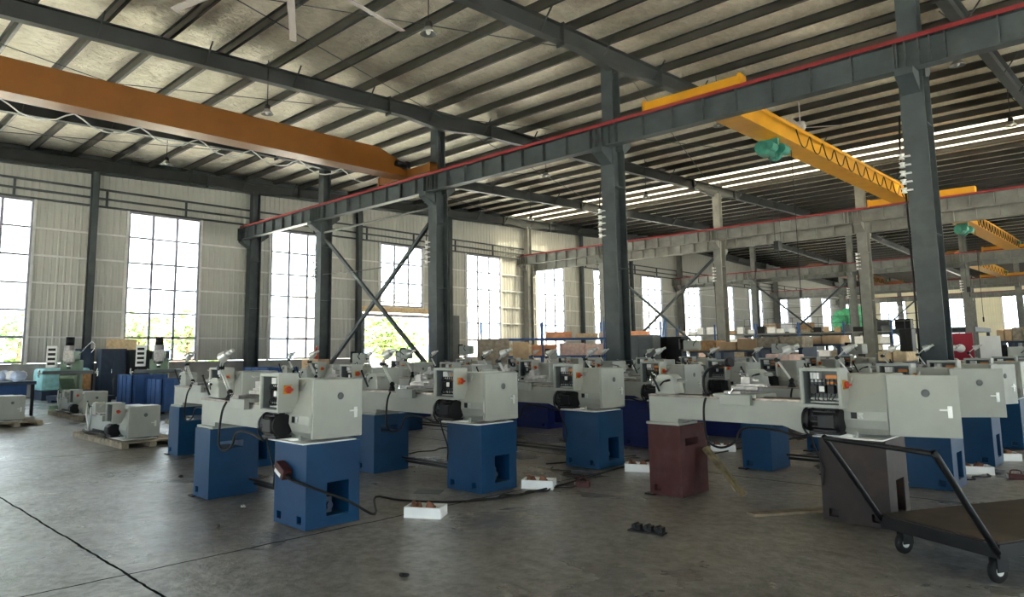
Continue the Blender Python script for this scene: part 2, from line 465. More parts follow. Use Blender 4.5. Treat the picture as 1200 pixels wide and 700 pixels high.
part('dado', m, CONC, wall_w, label='grey concrete dado')
m = MB()                                       # outer weather skin so the sheet has thickness
for a, b in zip(edges[0::2], edges[1::2]):
    a = max(a, Y0)
    if b-a > .05:
        if a < OPEN[1] and b > OPEN[0]:
            lo, hi = max(a, OPEN[0]), min(b, OPEN[1])
            if lo > a: m.box(XW-.08, XW-.02, a, lo, ZS, ZT)
            if hi < b: m.box(XW-.08, XW-.02, hi, b, ZS, ZT)
            m.box(XW-.08, XW-.02, lo, hi, OPEN[3]+.5, ZT)
        else: m.box(XW-.08, XW-.02, a, b, ZS, ZT)
m.box(XW-.08, XW-.02, w4[0], w4[1], OPEN[3]+.5, 3.95)
m.prism([(Y0, ZT), (Y1, ZT), (Y1, zc(Y1)), (52, zc(52)), (Y0, zc(Y0))], 'x', XW-.08, XW-.02)
part('outer_sheet', m, WALLP, wall_w)
# girts and conduits
gm = 0
for z in (2.17, 3.18, 4.18, 5.2, 6.22):
    m = MB()
    for a, b in zip(edges[0::2], edges[1::2]):
        a = max(a, Y0)
        if b-a < .2: continue
        if z < OPEN[3]+.5 and a < OPEN[1] and b > OPEN[0]:
            lo, hi = max(a, OPEN[0]), min(b, OPEN[1])
            if lo-a > .2: m.box(XW+.03, XW+.09, a, lo, z-.03, z+.03)
            if b-hi > .2: m.box(XW+.03, XW+.09, hi, b, z-.03, z+.03)
        else: m.box(XW+.03, XW+.09, a, b, z-.03, z+.03)
    part('girt', m, TRIMW, wall_w)
for z in (7.62, 7.98, 7.3):
    part('conduit', MB().box(XW+.04, XW+.14, Y0, Y1, z-.035, z+.035), STEEL, wall_w)
m = MB(); y = Y0+2.2
while y < 80:
    m.box(XW+.05, XW+.11, y-.04, y+.04, 7.3, 8.0); y += 3.13
part('conduit_strap', m, STEEL, wall_w)
part('eave_beam', MB().prism([(Y0, zr(Y0)-.05), (52, zr(52)-.05), (Y1, zr(Y1)-.05), (Y1, zc(Y1)), (52, zc(52)), (Y0, zc(Y0))], 'x', XW+.05, XW+.25), STEEL, wall_w)
# windows
def window(n, x, a, b, z0, z1, axis='x', ncol=3, zlist=None):
    def bx(m, p0, p1, q0, q1, d0, d1):
        if axis == 'x': m.box(x+d0, x+d1, p0, p1, q0, q1)
        else: m.box(p0, p1, x+d0, x+d1, q0, q1)
    m = MB(); f = .07
    bx(m, a, a+f, z0, z1, -.05, .09); bx(m, b-f, b, z0, z1, -.05, .09); bx(m, a+f, b-f, z1-f, z1, -.05, .07); bx(m, a+f, b-f, z0, z0+f, -.05, .09)
    fr = struct('window_%d' % n, m, WINF)
    m = MB(); zl = zlist or []
    for k in range(1, ncol):
        p = a+(b-a)*k/ncol; bx(m, p-.045, p+.045, z0+f, z1-f, -.03, .05)
    for z in zl:
        if z0+.1 < z < z1-.1: bx(m, a+f, b-f, z-.034, z+.034, -.025, .045)
    zz = [z for z in zl if z < 2.5 and z > z0+.1]
    if zz: bx(m, a+f, b-f, zz[-1]-.045, zz[-1]+.045, -.03, .05)
    part('mullion_grid', m, WINF, fr)
    m = MB(); bx(m, a+f*.5, b-f*.5, z0+f*.5, z1-f*.5, -.004, .004)
    part('pane', m, GLASS, fr)
    m = MB(); bx(m, b, b+.09, z0-.05, z1+.06, .0, .10); bx(m, a-.09, a, z0-.05, z1+.06, .0, .10)
    part('jamb_trim', m, TRIMW, fr)
    return fr
ZL = [6.22, 5.18, 4.15, 3.16, 2.17]
nw = 1
for a, b in WIN:
    if a < Y0: continue
    z0 = 3.9 if (a, b) == w4 else ZS
    window(nw, XW, a, b, z0, ZT, 'x', 3, ZL); nw += 1
# doorway under the short window: lintel, sliding-door track, posts
m = MB(); m.box(XW-.05, XW+.12, OPEN[0], OPEN[1], OPEN[3], OPEN[3]+.14)
m.box(XW-.1, XW+.12, OPEN[0]-.06, OPEN[0]+.06, 0, OPEN[3]); m.box(XW-.1, XW+.12, OPEN[1]-.06, OPEN[1]+.06, 0, OPEN[3])
d1 = struct('door_1', m, WINF)
part('door_track', MB().box(XW+.1, XW+.3, OPEN[0]-.3, OPEN[1]+.6, OPEN[3]+.22, OPEN[3]+.5), WOODL, d1, label='pale sliding door track cover')
part('door_leaf', MB().box(XW+.14, XW+.2, OPEN[1]+.05, OPEN[1]+1.6, .02, OPEN[3]+.2), CABG, d1)

# far end wall and the unseen sides
m = MB()
ribs(m, XW, XE, ZT, 0, Y1, -1, lambda x: zc(Y1)+.02, axis='y')
FW = []
x = XW+1.8
while x < XE-3: FW.append((x, x+3.0)); x += 6.4
ex = [XW]
for a, b in FW: ex += [a, b]
ex.append(XE)
for a, b in zip(ex[0::2], ex[1::2]): ribs(m, a, b, ZS, ZT, Y1, -1, axis='y')
m.box(XW, XE, Y1-.02, Y1+.2, 0, ZS)
for z in (2.2, 3.2, 4.2, 5.2, 6.2):
    for a, b in zip(ex[0::2], ex[1::2]): m.box(a, b, Y1-.1, Y1-.03, z-.04, z+.04)
struct('wall_back', m, WALLY)
for a, b in FW: window(nw, Y1, a, b, ZS, ZT, 'y', 3, ZL); nw += 1
def plain_wall(name, axis, c, lo, hi, wins, z0, z1, mt):
    m = MB(); e = [lo]
    for a, b in wins: e += [a, b]
    e.append(hi)
    def bx(p0, p1, q0, q1):
        if axis == 'x': m.box(c-.05, c+.05, p0, p1, q0, q1)
        else: m.box(p0, p1, c-.05, c+.05, q0, q1)
    for a, b in zip(e[0::2], e[1::2]): bx(a, b, z0, z1)
    bx(lo, hi, 0, z0); bx(lo, hi, z1, 10.7)
    struct(name, m, mt)
added_ewin = [(y, y+5.0) for y in [Y0+1+6.26*i for i in range(17)] if y+5.0 < Y1]  # unseen windows added for light, kept low so yard glow reaches the roof
plain_wall('wall_right', 'x', XE, Y0, Y1, added_ewin, .3, 5.0, WALLP)
for a, b in added_ewin: window(nw, XE, a, b, .3, 5.0, 'x', 4, ZL); nw += 1
added_swin = [(x, x+5.6) for x in [XW+1.5+6.5*i for i in range(7)] if x+5.6 < XE]  # unseen wide low openings behind the camera, added to bounce yard light onto the foil
plain_wall('wall_front', 'y', Y0, XW, XE, added_swin, .1, 3.2, WALLP)
for a, b in added_swin: window(nw, Y0, a, b, .1, 3.2, 'y', 4, ZL); nw += 1

# ------------------------------------------------------------------ columns
def hcol(x, yc, z1, zb):
    m = MB()
    def H_(d, a, b, w=.40):
        m.box(x-w/2, x+w/2, yc-d/2, yc-d/2+.025, a, b); m.box(x-w/2, x+w/2, yc+d/2-.025, yc+d/2, a, b)
        m.box(x-.01, x+.01, yc-d/2+.025, yc+d/2-.025, a, b)
    H_(.50, .02, zb); H_(.34, zb, z1, .34)
    m.box(x-.3, x+.3, yc-.32, yc+.32, 0, .03)
    for z in (1.2, 3.5, 5.6): m.box(x-.19, x+.19, yc-.22, yc+.22, z, z+.015)
    return m
rown = ['front', 'second', 'third', 'fourth', 'fifth']
ordw = ['first', 'second', 'third', 'fourth', 'fifth', 'sixth', 'seventh']
RTOP = [7.15, 7.5, 7.3, 7.2, 7.2]
for r, yr in enumerate(ROWS):
    for i, x in enumerate(ROWX[min(r, 2)]):
        if r == 4 and i > 5: continue
        if x > 0.0 and x > -.04*yr+1: continue
        yc = yr+.48; z1 = zr(yc)-.02; zb = RTOP[r]-.57
        lab = 'blue grey steel column, %s out from the window wall, carrying the %s crane runway' % (ordw[i], rown[r])
        if i == 0: lab = 'blue grey steel column against the window wall at the end of the %s crane runway' % rown[r]
        t = thing('steel_column', lab, 'column', (x, yc, 0), 0, 'steel columns')
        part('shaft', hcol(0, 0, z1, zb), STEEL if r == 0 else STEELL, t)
        m = MB()
        m.prism([(-.25, zb-.02), (-.68, zb-.02), (-.68, zb-.16), (-.25, zb-.42)], 'x', -.15, .15)
        part('corbel', m, STEEL if r == 0 else STEELL, t)
        zq = (7.5, 7.15, 7.1, 7.0, 7.0)[r]-.61; m = MB(); m.prism([(.25, zq), (.62, zq), (.62, zq-.14), (.25, zq-.42)], 'x', -.15, .15)
        part('corbel', m, STEEL if r == 0 else STEELL, t)
        if i > 0 and r < 3:
            for q in range(5):                 # porcelain busbar spools
                m = MB(); z = 4.35+q*.16 if r == 0 else 4.9+q*.16
                m.lathe([(.03,-.05),(.055,-.045),(.03,-.01),(.03,.01),(.055,.045),(.03,.05)], (-.24, -.30, z), 'z', 10)
                m.box(-.26, -.1, -.31, -.25, z-.012, z+.012)
                part('insulator', m, PLASTICW, t)
            part('conduit_pipe', MB().tube([(-.24,-.2,.3),(-.24,-.2,4.2),(-.26,-.28,5.0),(-.24,-.2,5.8)], .018, 6), RUBBER, t)
# wind posts between the frames
for j, y in enumerate((2.2, 8.35, 20.75, 27.0, 39.4, 45.6)):
    lab = 'slim grey wind post on the window wall, %s from the left' % ordw[j]
    m = MB(); x = XW+.28
    m.box(x-.10, x+.10, y-.13, y-.11, 0, zr(y)); m.box(x-.10, x+.10, y+.11, y+.13, 0, zr(y)); m.box(x-.008, x+.008, y-.11, y+.11, 0, zr(y))
    m.box(x+.08, x+.10, y-.13, y+.13, 0, zr(y))
    part('wind_post', m, STEEL, wall_w)

# ------------------------------------------------------------------ runways
def girder(L0, L1, top, d, w=.26, st=.78):
    m = MB()
    m.box(L0, L1, -w/2, w/2, top-.025, top); m.box(L0, L1, -w/2, w/2, top-d, top-d+.025); m.box(L0, L1, -.008, .008, top-d+.025, top-.025)
    x = L0+.02
    while x < L1:
        m.box(x-.008, x+.008, -w/2+.01, w/2-.01, top-d+.025, top-.025); x += st
    for cx in COLX:
        for q in (-.28, -.1, .12, .3):
            if L0 < cx+q < L1: m.box(cx+q-.01, cx+q+.01, -w/2+.01, w/2-.01, top-d+.025, top-.025)
    return m
XR = 12.0
for r, yr in enumerate(ROWS):
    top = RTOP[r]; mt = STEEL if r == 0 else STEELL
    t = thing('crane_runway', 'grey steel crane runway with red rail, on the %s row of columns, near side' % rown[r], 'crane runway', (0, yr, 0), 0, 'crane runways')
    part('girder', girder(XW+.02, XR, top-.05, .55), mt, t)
    part('rail', MB().box(XW+.3, XR, -.03, .03, top-.05, top), IRON, t)
    part('conductor_bar', MB().box(XW+.3, XR, -.15, -.125, top-.075, top+.005), RAILRED, t, label='red bar along the top edge')
    if r < 4:
        t2 = (7.5, 7.15, 7.1, 7.0)[r]
        t = thing('crane_runway', 'grey steel crane runway behind the %s row of columns, far side' % rown[r], 'crane runway', (0, yr+.98, 0), 0, 'crane runways')
        part('girder', girder(XW+.02, XR, t2-.05, .55), mt, t)
        part('rail', MB().box(XW+.3, XR, -.03, .03, t2-.05, t2), IRON, t)

# cross bracing between columns
def brace(yc, xa, xb, lab, zlo=.6, zhi=6.2):
    t = thing('cross_brace', lab, 'brace', ((xa+xb)/2, yc, 0), 0, 'column cross braces')
    h = (xb-xa)/2-.2
    for s in (-1, 1): part('diagonal', MB().bar((-s*h, .04*s, zlo), (s*h, .04*s, zhi), .11, .11), STEEL, t)
    part('tie_bar', MB().cyl((-h, -.1, zhi+.25), (h, -.1, zhi+.25), .04, 8), STEELL, t)
    part('tie_wire', MB().tube([(-h, -.14, 4.5), (0, -.14, 4.42), (h, -.14, 4.5)], .015, 5), STEELL, t)
brace(14.94, -23.78, -17.0, 'diagonal steel cross brace between front row columns, before the open doorway', .8, 5.9)
brace(33.58, -23.7, -16.63, 'diagonal steel cross brace between second row columns, above the dark cabinets')
brace(52.48, -23.3, -16.4, 'diagonal steel cross brace in the third row of columns, behind the racks')
brace(71.48, -23.05, -16.4, 'diagonal steel cross brace in the fourth row, far back in the hall')

# ------------------------------------------------------------------ cranes
def loops(p0, p1, n, sag):
    pts = []
    p0 = Vector(p0); p1 = Vector(p1)
    for i in range(n):
        for q in (0, .25, .5, .75):
            t = (i+q)/n; pts.append(p0.lerp(p1, t)-Vector((0, 0, sag*math.sin(q*PI)**.8 if q else 0)))
    pts.append(p1)
    return pts
def crane(lab, x, ya, yb, z, h, w, mt, et, hoist=None, dark=False, loopn=9, sag=.28, side=1, loopm=None, far=0.):
    t = thing('overhead_crane', lab, 'crane', (x, ya, 0), 0, 'overhead travelling cranes')
    L = yb-ya; m = MB()
    m.prism([(0, z+h*.45), (1.3, z+h), (L-1.3, z+h), (L, z+h*.45), (L, z), (0, z)], 'x', -w/2, w/2)
    for zz in (z+.015, ): m.box(-w/2-.07, w/2+.07, .2, L-.2, zz-.02, zz)
    part('bridge_girder', m, mt, t, .01)
    for y in (0, L):
        ex = far if y else 0
        e = part('end_truck', MB().box(-et, et+ex, y-.14, y+.14, z, z+.26).box(-et-.03, -et+.05, y-.16, y+.16, z-.02, z+.3).box(et-.05, et+.03, y-.16, y+.16, z-.02, z+.3), mt, t, .008)
        for s in (-1, 1): part('wheel', MB().cyl((s*(et-.3), y-.05, z-.0), (s*(et-.3), y+.05, z-.0), .09, 14), IRON, e)
    part('drive_motor', MB().cyl((.35, L-.35, z+.35), (.35, L-.7, z+.35), .1, 12).box(.25, .45, L-.35, L-.2, z+.24, z+.46), GREENH if not dark else BLACK, t)
    fx = side*(w/2+.14); fz = z+h*.62 if not dark else z+.02
    if loopn:
        part('festoon_cable', MB().tube(loops((fx, .6 if hoist is None else hoist+.8, fz), (fx, L-.8, fz), loopn, sag), .018, 6, 2), loopm or RUBBER, t)
        part('festoon_track', MB().box(fx-.02, fx+.02, .4, L-.6, fz, fz+.04), mt, t)
    if hoist is not None:
        y = hoist
        hm = MB().cyl((-.1, y-.35, z-.32), (-.1, y+.35, z-.32), .17, 16).cyl((.12, y-.5, z-.3), (.12, y-.1, z-.3), .12, 14)
        hm.box(-.25, .2, y-.06, y+.06, z-.2, z+.06).cyl((.2, y+.1, z-.28), (.2, y+.5, z-.28), .15, 14).cyl((-.1, y+.35, z-.32), (-.1, y+.5, z-.32), .22, 16).cyl((-.1, y-.5, z-.32), (-.1, y-.35, z-.32), .2, 16).box(-.34, -.2, y-.2, y+.2, z-.45, z-.2)
        ho = part('hoist', hm, GREENH, t, .006)
        for dx in (-.08, .08): part('wire_rope', MB().cyl((dx, y, z-.45), (dx, y+.02, z-3.0), .008, 6), STEEL, ho)
        part('hook_block', MB().box(-.07, .07, y-.12, y+.12, z-3.25, z-3.0).tube([(0,y,z-3.25),(0,y+.02,z-3.4),(0,y+.09,z-3.46),(0,y+.12,z-3.38)], .02, 6), BLACK, ho)
        part('pendant_cable', MB().tube([(.35, y+.5, z-.3), (.36, y+.5, z-2.6), (.36, y+.5, z-4.4)], .012, 6), RUBBER, ho)
        part('pendant_control', MB().box(.33, .39, y+.47, y+.53, z-4.62, z-4.4), BLACK, ho)
    return t
crane('long orange box girder crane spanning to the front runway at upper left', -18.05, -5.0, 14.46, 7.20, .80, .46, CRANEO, 1.35, None, True, 12, .30, -1, TRIMW)
crane('yellow overhead crane with green hoist between the front and second runways', -8.15, 15.44, 33.1, 7.50, .62, .55, CRANEY, 1.28, 4.6, False, 11, .45, 1, None, 1.3)
crane('yellow overhead crane with green hoist beyond the second runway, at right edge', -7.2, 34.08, 52.0, 7.22, .6, .6, CRANEY, 1.5, 5.0, False, 16, .4, 1)
crane('yellow overhead crane beyond the third runway, small in the distance at right', -10.7, 52.98, 71.0, 7.15, .6, .6, CRANEY, 1.5, None, False, 14, .4, 1)
crane('dark yellow crane far back, just left of the tall right column', -19.5, 52.98, 71.0, 7.15, .6, .6, CRANEO, 1.5, None, False, 14, .4, 1)

# ------------------------------------------------------------------ pendant lamps and fans
def pend(p, lab, ln=None):
    x, y, z = p; zt = zc(y)-.2-z
    t = thing('pendant_lamp', lab, 'lamp', (x, y, z), 0, 'dome lamps hanging from the roof')
    m = MB(); m.lathe([(.02,.22),(.055,.21),(.07,.15),(.075,.12),(.12,.07),(.165,.0),(.16,.0),(.115,.065),(.06,.12),(.02,.13)], n=20)
    part('shade', m, SHADE, t)
    part('housing', MB().lathe([(.03,.27),(.07,.245),(.08,.15),(.065,.12)], n=14), BLACK, t)
    part('bulb', MB().blob((0,0,.05), .05, (1,1,1.3), 0, 10), PLASTICW, t)
    part('cord', MB().cyl((0,0,.25), (0,0,zt+.15), .012, 6), RUBBER, t)
for (u, v, z, lab) in [(502, 40, 7.55, 'dome lamp hanging between ceiling beams at top centre'), (313, 134, 7.75, 'dome lamp hanging above the orange crane girder'),
    (195, 193, 7.9, 'dome lamp hanging near the top of the window wall'), (1122, 77, 7.9, 'dome lamp just under the runway right of the tall column'),
    (842, 148, 8.0, 'dome lamp beside the yellow crane left end'), (622, 258, 7.9, 'dome lamp low by the far rafter above the short window side'),
    (757, 232, 7.9, 'dome lamp near the bright column top in the middle'), (1185, 148, 8.0, 'dome lamp before the skylight strip at right'), (640, 207, 7.9, 'dome lamp beneath the front runway, centre')]:
    pend(F(u, v, z), lab)
def fan(p, blades, lab, L=2.2):
    x, y, z = p
    t = thing('ceiling_fan', lab, 'fan', (x, y, z), 0, 'ceiling fans')
    part('motor', MB().lathe([(.02,.22),(.14,.18),(.17,.05),(.14,-.06),(.02,-.08)], n=18), FANW, t)
    part('down_rod', MB().cyl((0,0,.2), (0,0,zc(y)-z-.15), .02, 8), FANW, t)
    for a in blades:
        M = Matrix.Rotation(a, 4, 'Z') @ Matrix.Rotation(.2, 4, 'X')
        m = MB(); m.box(.15, .4, -.02, .02, -.01, .01, M); m.box(.38, L, -.075, .075, -.008, .008, M)
        part('blade', m, FANW, t)
hub = F(338, -41, 8.2)
bl = []
for (u, v) in ((344, 50), (475, 38), (195, 14)):
    q = F(u, v, 8.2)-hub; bl.append(math.atan2(q.y, q.x))
fan(hub, bl, 'white three blade ceiling fan at the top edge left of centre', 3.1)
fan(F(938, 150, 8.3), (.6, 2.7, 4.8), 'white ceiling fan behind the yellow crane girder', 1.2)

# ------------------------------------------------------------------ LATHES
CACHE = {}
def cpart(key, name, maker, mt, parent, bevel=0., loc=(0,0,0), rotz=0., label=None):
    k = (key, mt.name)
    if k not in CACHE: CACHE[k] = maker().mesh(name, bevel)
    o = link(name, CACHE[k], mt, parent, loc, rotz)
    if label: o['label'] = label
    return o
def m_tail():
    return MB().recess_box(0, .36, 0, .53, .012, .70, {'-y': [(.05,.12,.05,.11,.05)], '-x': [(.10,.36,.50,.57,-.18)], '+x': [(.10,.36,.50,.57,-.18)]})
def m_foot(): return MB().box(-.05, .05, -.03, .05, 0, .018)
def m_head():
    return MB().recess_box(1.68, 2.2, 0, .53, .012, .70, {'-y': [(1.73,1.80,.05,.11,.05),(2.06,2.13,.05,.11,.05)], '+x': [(.20,.42,.10,.37,.34)]})
def m_head_wide():
    return MB().recess_box(1.15, 2.2, 0, .56, .012, .70, {'-y': [(1.25,1.32,.05,.11,.05),(2.06,2.13,.05,.11,.05)], '+x': [(.20,.42,.10,.37,.34)]})
def m_bed():
    pts = [(-.02,.70),(.30,.70),(.31,.765),(1.35,.765),(1.55,.70),(1.98,.70),(1.98,.98),(-.02,.98)]
    m = MB().prism(pts, 'y', .07, .34)
    m.box(-.04, .34, .03, .40, .70, .725)
    return m
def m_ways():
    m = MB(); m.box(-.02, 1.62, .06, .14, .98, 1.0); m.box(-.02, 1.62, .27, .35, .98, 1.0); m.prism([(.16,.98),(.20,1.01),(.24,.98)], 'x', -.02, 1.6)
    return m
def m_cover():
    pts = [(.53,.735),(.53,1.235),(.15,1.235),(.03,.98),(.005,.93),(0,.86),(.03,.79),(.10,.735)]
    return MB().prism(pts, 'x', 1.87, 2.23)
def m_door():
    m = MB().box(0, .016, 0, .49, 0, .485)
    for a in ((0,.01,0,.485),(.48,.49,0,.485)): m.box(-.02, .0, a[0], a[1], a[2], a[3])
    m.box(-.02, 0, 0, .49, 0, .01); m.box(-.02, 0, 0, .49, .475, .485)
    return m
def m_latch():
    m = MB().box(.016, .024, .405, .435, .155, .245); m.cyl((.024,.42,.215), (.036,.42,.215), .011, 10); m.cyl((.024,.42,.18), (.03,.42,.18), .008, 10)
    m.box(.026, .034, .35, .42, .209, .221)
    return m
def m_emblem(): return MB().lathe([(.030,.016),(.030,.021),(.022,.023),(.001,.023)], (0,.265,.345), 'x', 20)
def m_base(): return MB().box(1.55, 2.19, -.03, .50, .70, .712).box(1.66, 1.95, .02, .4, .712, .735)
def m_box():
    m = MB().recess_box(1.60, 1.93, -.115, .07, .955, 1.285, {'-y': [(1.625,1.905,.98,1.26,.15)]})
    m.box(1.60, 1.93, -.122, -.115, .955, .975).box(1.60, 1.93, -.122, -.115, 1.265, 1.285).box(1.60, 1.62, -.122, -.115, .975, 1.265).box(1.91, 1.93, -.122, -.115, .975, 1.265)
    return m
def m_relay_w():
    m = MB()
    for k in range(3): m.box(1.66+k*.026, 1.682+k*.026, -.04, .03, 1.19, 1.245)
    m.box(1.655, 1.75, -.02, .03, 1.165, 1.18)
    return m
def m_relay_o(): return MB().box(1.785, 1.875, -.035, .03, 1.195, 1.225).box(1.80, 1.86, -.05, .03, 1.15, 1.17)
def m_relay_k():
    m = MB()
    for k in range(3): m.box(1.66+k*.07, 1.71+k*.07, -.05, .03, 1.07, 1.135)
    return m
def m_relay_p(): return MB().box(1.735, 1.775, -.058, -.048, 1.085, 1.13)
def m_duct(): return MB().box(1.645, 1.895, -.03, .03, 1.015, 1.03).box(1.65, 1.88, -.045, .03, .99, 1.0)
def m_wires():
    rnd = random.Random(3); m = MB()
    for k in range(7):
        x = 1.66+k*.032; m.tube([(x,-.03,1.07),(x+.01,-.06,1.05),(x+rnd.uniform(-.02,.02),-.05,1.02),(x,-.02,1.01)], .004, 5, 2)
        m.tube([(x,-.03,1.14),(x+.005,-.06,1.15),(x,-.04,1.19)], .004, 5, 2)
    return m
def m_swplate(): return MB().box(1.93, 1.942, -.075, -.005, 1.11, 1.185)
def m_knob(): return MB().cyl((1.942,-.04,1.147), (1.965,-.04,1.147), .030, 16).box(1.965, 1.985, -.07, -.01, 1.137, 1.157)
def m_motor():
    m = MB().cyl((1.66,-.05,.845), (1.90,-.05,.845), .098, 20)
    for k in range(14):
        a = 2*PI*k/14; m.bar((1.69,-.05+.1*math.cos(a),.845+.1*math.sin(a)), (1.87,-.05+.1*math.cos(a),.845+.1*math.sin(a)), .012)
    m.box(1.66, 1.90, -.12, .03, .735, .755); m.cone((1.60,-.05,.845), (1.66,-.05,.845), .085, .1, 20)
    return m
def m_term(): return MB().box(1.74, 1.87, -.16, -.11, .79, .90).cyl((1.80,-.05,.93), (1.80,-.05,.96), .05, 10)
def m_headst():
    m = MB().prism([(.10,1.0),(.47,1.0),(.47,1.16),(.42,1.23),(.16,1.23),(.10,1.18)], 'x', 1.56, 1.95)
    return m
def m_chuck(): return MB().cyl((1.46,.28,1.13), (1.56,.28,1.13), .085, 24).cyl((1.42,.28,1.13), (1.46,.28,1.13), .03, 14).box(1.44,1.47,.26,.30,1.15,1.21)
def m_tailst():
    m = MB().prism([(.03,1.0),(.26,1.0),(.24,1.17),(.20,1.20),(.06,1.20),(.03,1.12)], 'y', .12, .30)
    m.cyl((.24,.21,1.14), (.34,.21,1.14), .022, 12)
    return m
def m_tslever():
    m = MB(); m.tube([(.09,.1,1.03),(.06,.07,1.13),(.02,.05,1.22)], .011, 8); m.blob((.02,.05,1.23), .014, (1,1,1), 0, 8)
    m.tube([(.10,.1,1.09),(.16,.07,1.13),(.21,.05,1.14)], .007, 6); m.cyl((.19,.055,1.137), (.25,.04,1.15), .012, 10)
    return m
def m_wheel():
    m = MB(); pts = [(-.045,.21+.06*math.cos(2*PI*k/16),1.14+.06*math.sin(2*PI*k/16)) for k in range(17)]
    m.tube(pts, .009, 6, 0); m.cyl((-.06,.21,1.14), (.03,.21,1.14), .016, 10)
    for k in range(3):
        a = 2*PI*k/3; m.bar((-.045,.21,1.14), (-.045,.21+.06*math.cos(a),1.14+.06*math.sin(a)), .01)
    m.cyl((-.05,.27,1.14), (-.11,.27,1.14), .009, 8)
    return m
def m_saddle():
    m = MB().box(.72, 1.14, .03, .42, 1.0, 1.035); m.box(.80, 1.10, -.015, .035, .935, 1.03); m.box(.74, .80, .36, .44, .8, 1.02); m.box(.72, 1.14, .40, .47, .80, 1.03)
    return m
def m_slide(): return MB().box(.86, 1.02, -.03, .44, 1.035, 1.065).box(.84, 1.10, .16, .30, 1.065, 1.10).box(.88, 1.18, .18, .26, 1.10, 1.125)
def m_post():
    m = MB().box(.93, 1.02, .18, .27, 1.125, 1.19); m.cyl((.975,.225,1.19), (.975,.225,1.22), .014, 10); m.tube([(.975,.225,1.215),(.91,.20,1.225),(.86,.18,1.24)], .007, 6)
    m.box(1.02, 1.1, .2, .22, 1.15, 1.168)
    return m
def m_swheel():
    m = MB(); pts = [(.94+.07*math.cos(2*PI*k/16),.50,.90+.07*math.sin(2*PI*k/16)) for k in range(17)]
    m.tube(pts, .01, 6, 0); m.cyl((.94,.46,.90), (.94,.52,.90), .018, 10); m.bar((.87,.5,.9), (1.01,.5,.9), .012); m.bar((.94,.5,.83), (.94,.5,.97), .012)
    return m
def m_crank(): return MB().bar((.93,-.02,1.05), (.93,-.07,1.05), .014).tube([(.93,-.06,1.05),(.97,-.065,1.08),(.975,-.10,1.082)], .007, 6)
def m_bar(): return MB().bar((.36,.50,.11), (1.68,.50,.11), .03).bar((.36,.44,.16), (1.68,.44,.16), .022)
def m_gneck(): return MB().cyl((.63,.06,1.0), (.63,.06,1.025), .035, 14).tube([(.63,.06,1.02),(.615,.05,1.10),(.625,.04,1.19),(.68,.03,1.26),(.76,.02,1.295),(.84,.01,1.31)], .0135, 8)
def m_ghead(): return MB().cone((.82,.01,1.305), (.865,.008,1.315), .018, .026, 14).cone((.865,.008,1.315), (.93,.0,1.335), .03, .048, 16)
def m_abase(): return MB().cone((.62,.07,1.0), (.62,.07,1.06), .05, .022, 14).blob((.62,.07,1.08), .03, (1,1,1), 0, 10)
def m_arm():
    m = MB()
    for q in (-.012, .012): m.tube([(.62,.07+q,1.08),(.48,.03+q,1.32)], .0095, 6, 0)
    for q in (-.012, .012): m.tube([(.48,.03+q,1.32),(.63,.0+q,1.46)], .008, 6, 0)
    return m
def m_joint(): return MB().cyl((.48,.0,1.32), (.48,.06,1.32), .026, 12)
def m_ahead():
    a = Vector((.70, .02, 1.475)); d = Vector((-.88, -.22, -.42)).normalized()
    m = MB().cone(a, a+d*.04, .022, .034, 16); m.cone(a+d*.04, a+d*.13, .042, .056, 18, False); m.cone(a+d*.04, a+d*.12, .0, .05, 18, False)
    return m.cyl(a-d*.0, a-d*.05, .02, 10)
def m_cable1(): return MB().tube([(.64,.03,.99),(.635,-.01,.90),(.65,-.04,.72),(.70,-.06,.58),(.82,-.06,.54),(.95,-.05,.60),(1.0,-.045,.70),(1.1,-.04,.74),(1.35,-.04,.73),(1.55,-.06,.70),(1.68,-.06,.74)], .011, 7, 4)
def m_cable2():
    m = MB(); m.tube([(1.62,-.04,.95),(1.60,-.10,.90),(1.61,-.13,.78),(1.66,-.10,.70)], .009, 6, 3); m.tube([(1.70,-.04,.955),(1.68,-.12,.93),(1.72,-.14,.86)], .009, 6, 3)
    m.tube([(1.66,-.02,.96),(1.64,-.07,.8),(1.66,-.05,.62),(1.72,-.03,.45),(1.70,-.02,.30)], .008, 6, 3); m.tube([(1.78,-.02,.955),(1.79,-.1,.94),(1.8,-.08,.9)], .008, 6, 3)
    return m
def m_innards():
    m = MB().box(2.045, 2.12, .23, .30, .11, .24); m.cyl((2.12,.265,.17), (2.15,.265,.17), .03, 12); 
    return m
def m_plateplate(): return MB().box(1.955, 2.0, -.004, .006, .87, .92)
def m_plateplate2(): return MB().box(2.005, 2.05, -.004, .006, .87, .92)
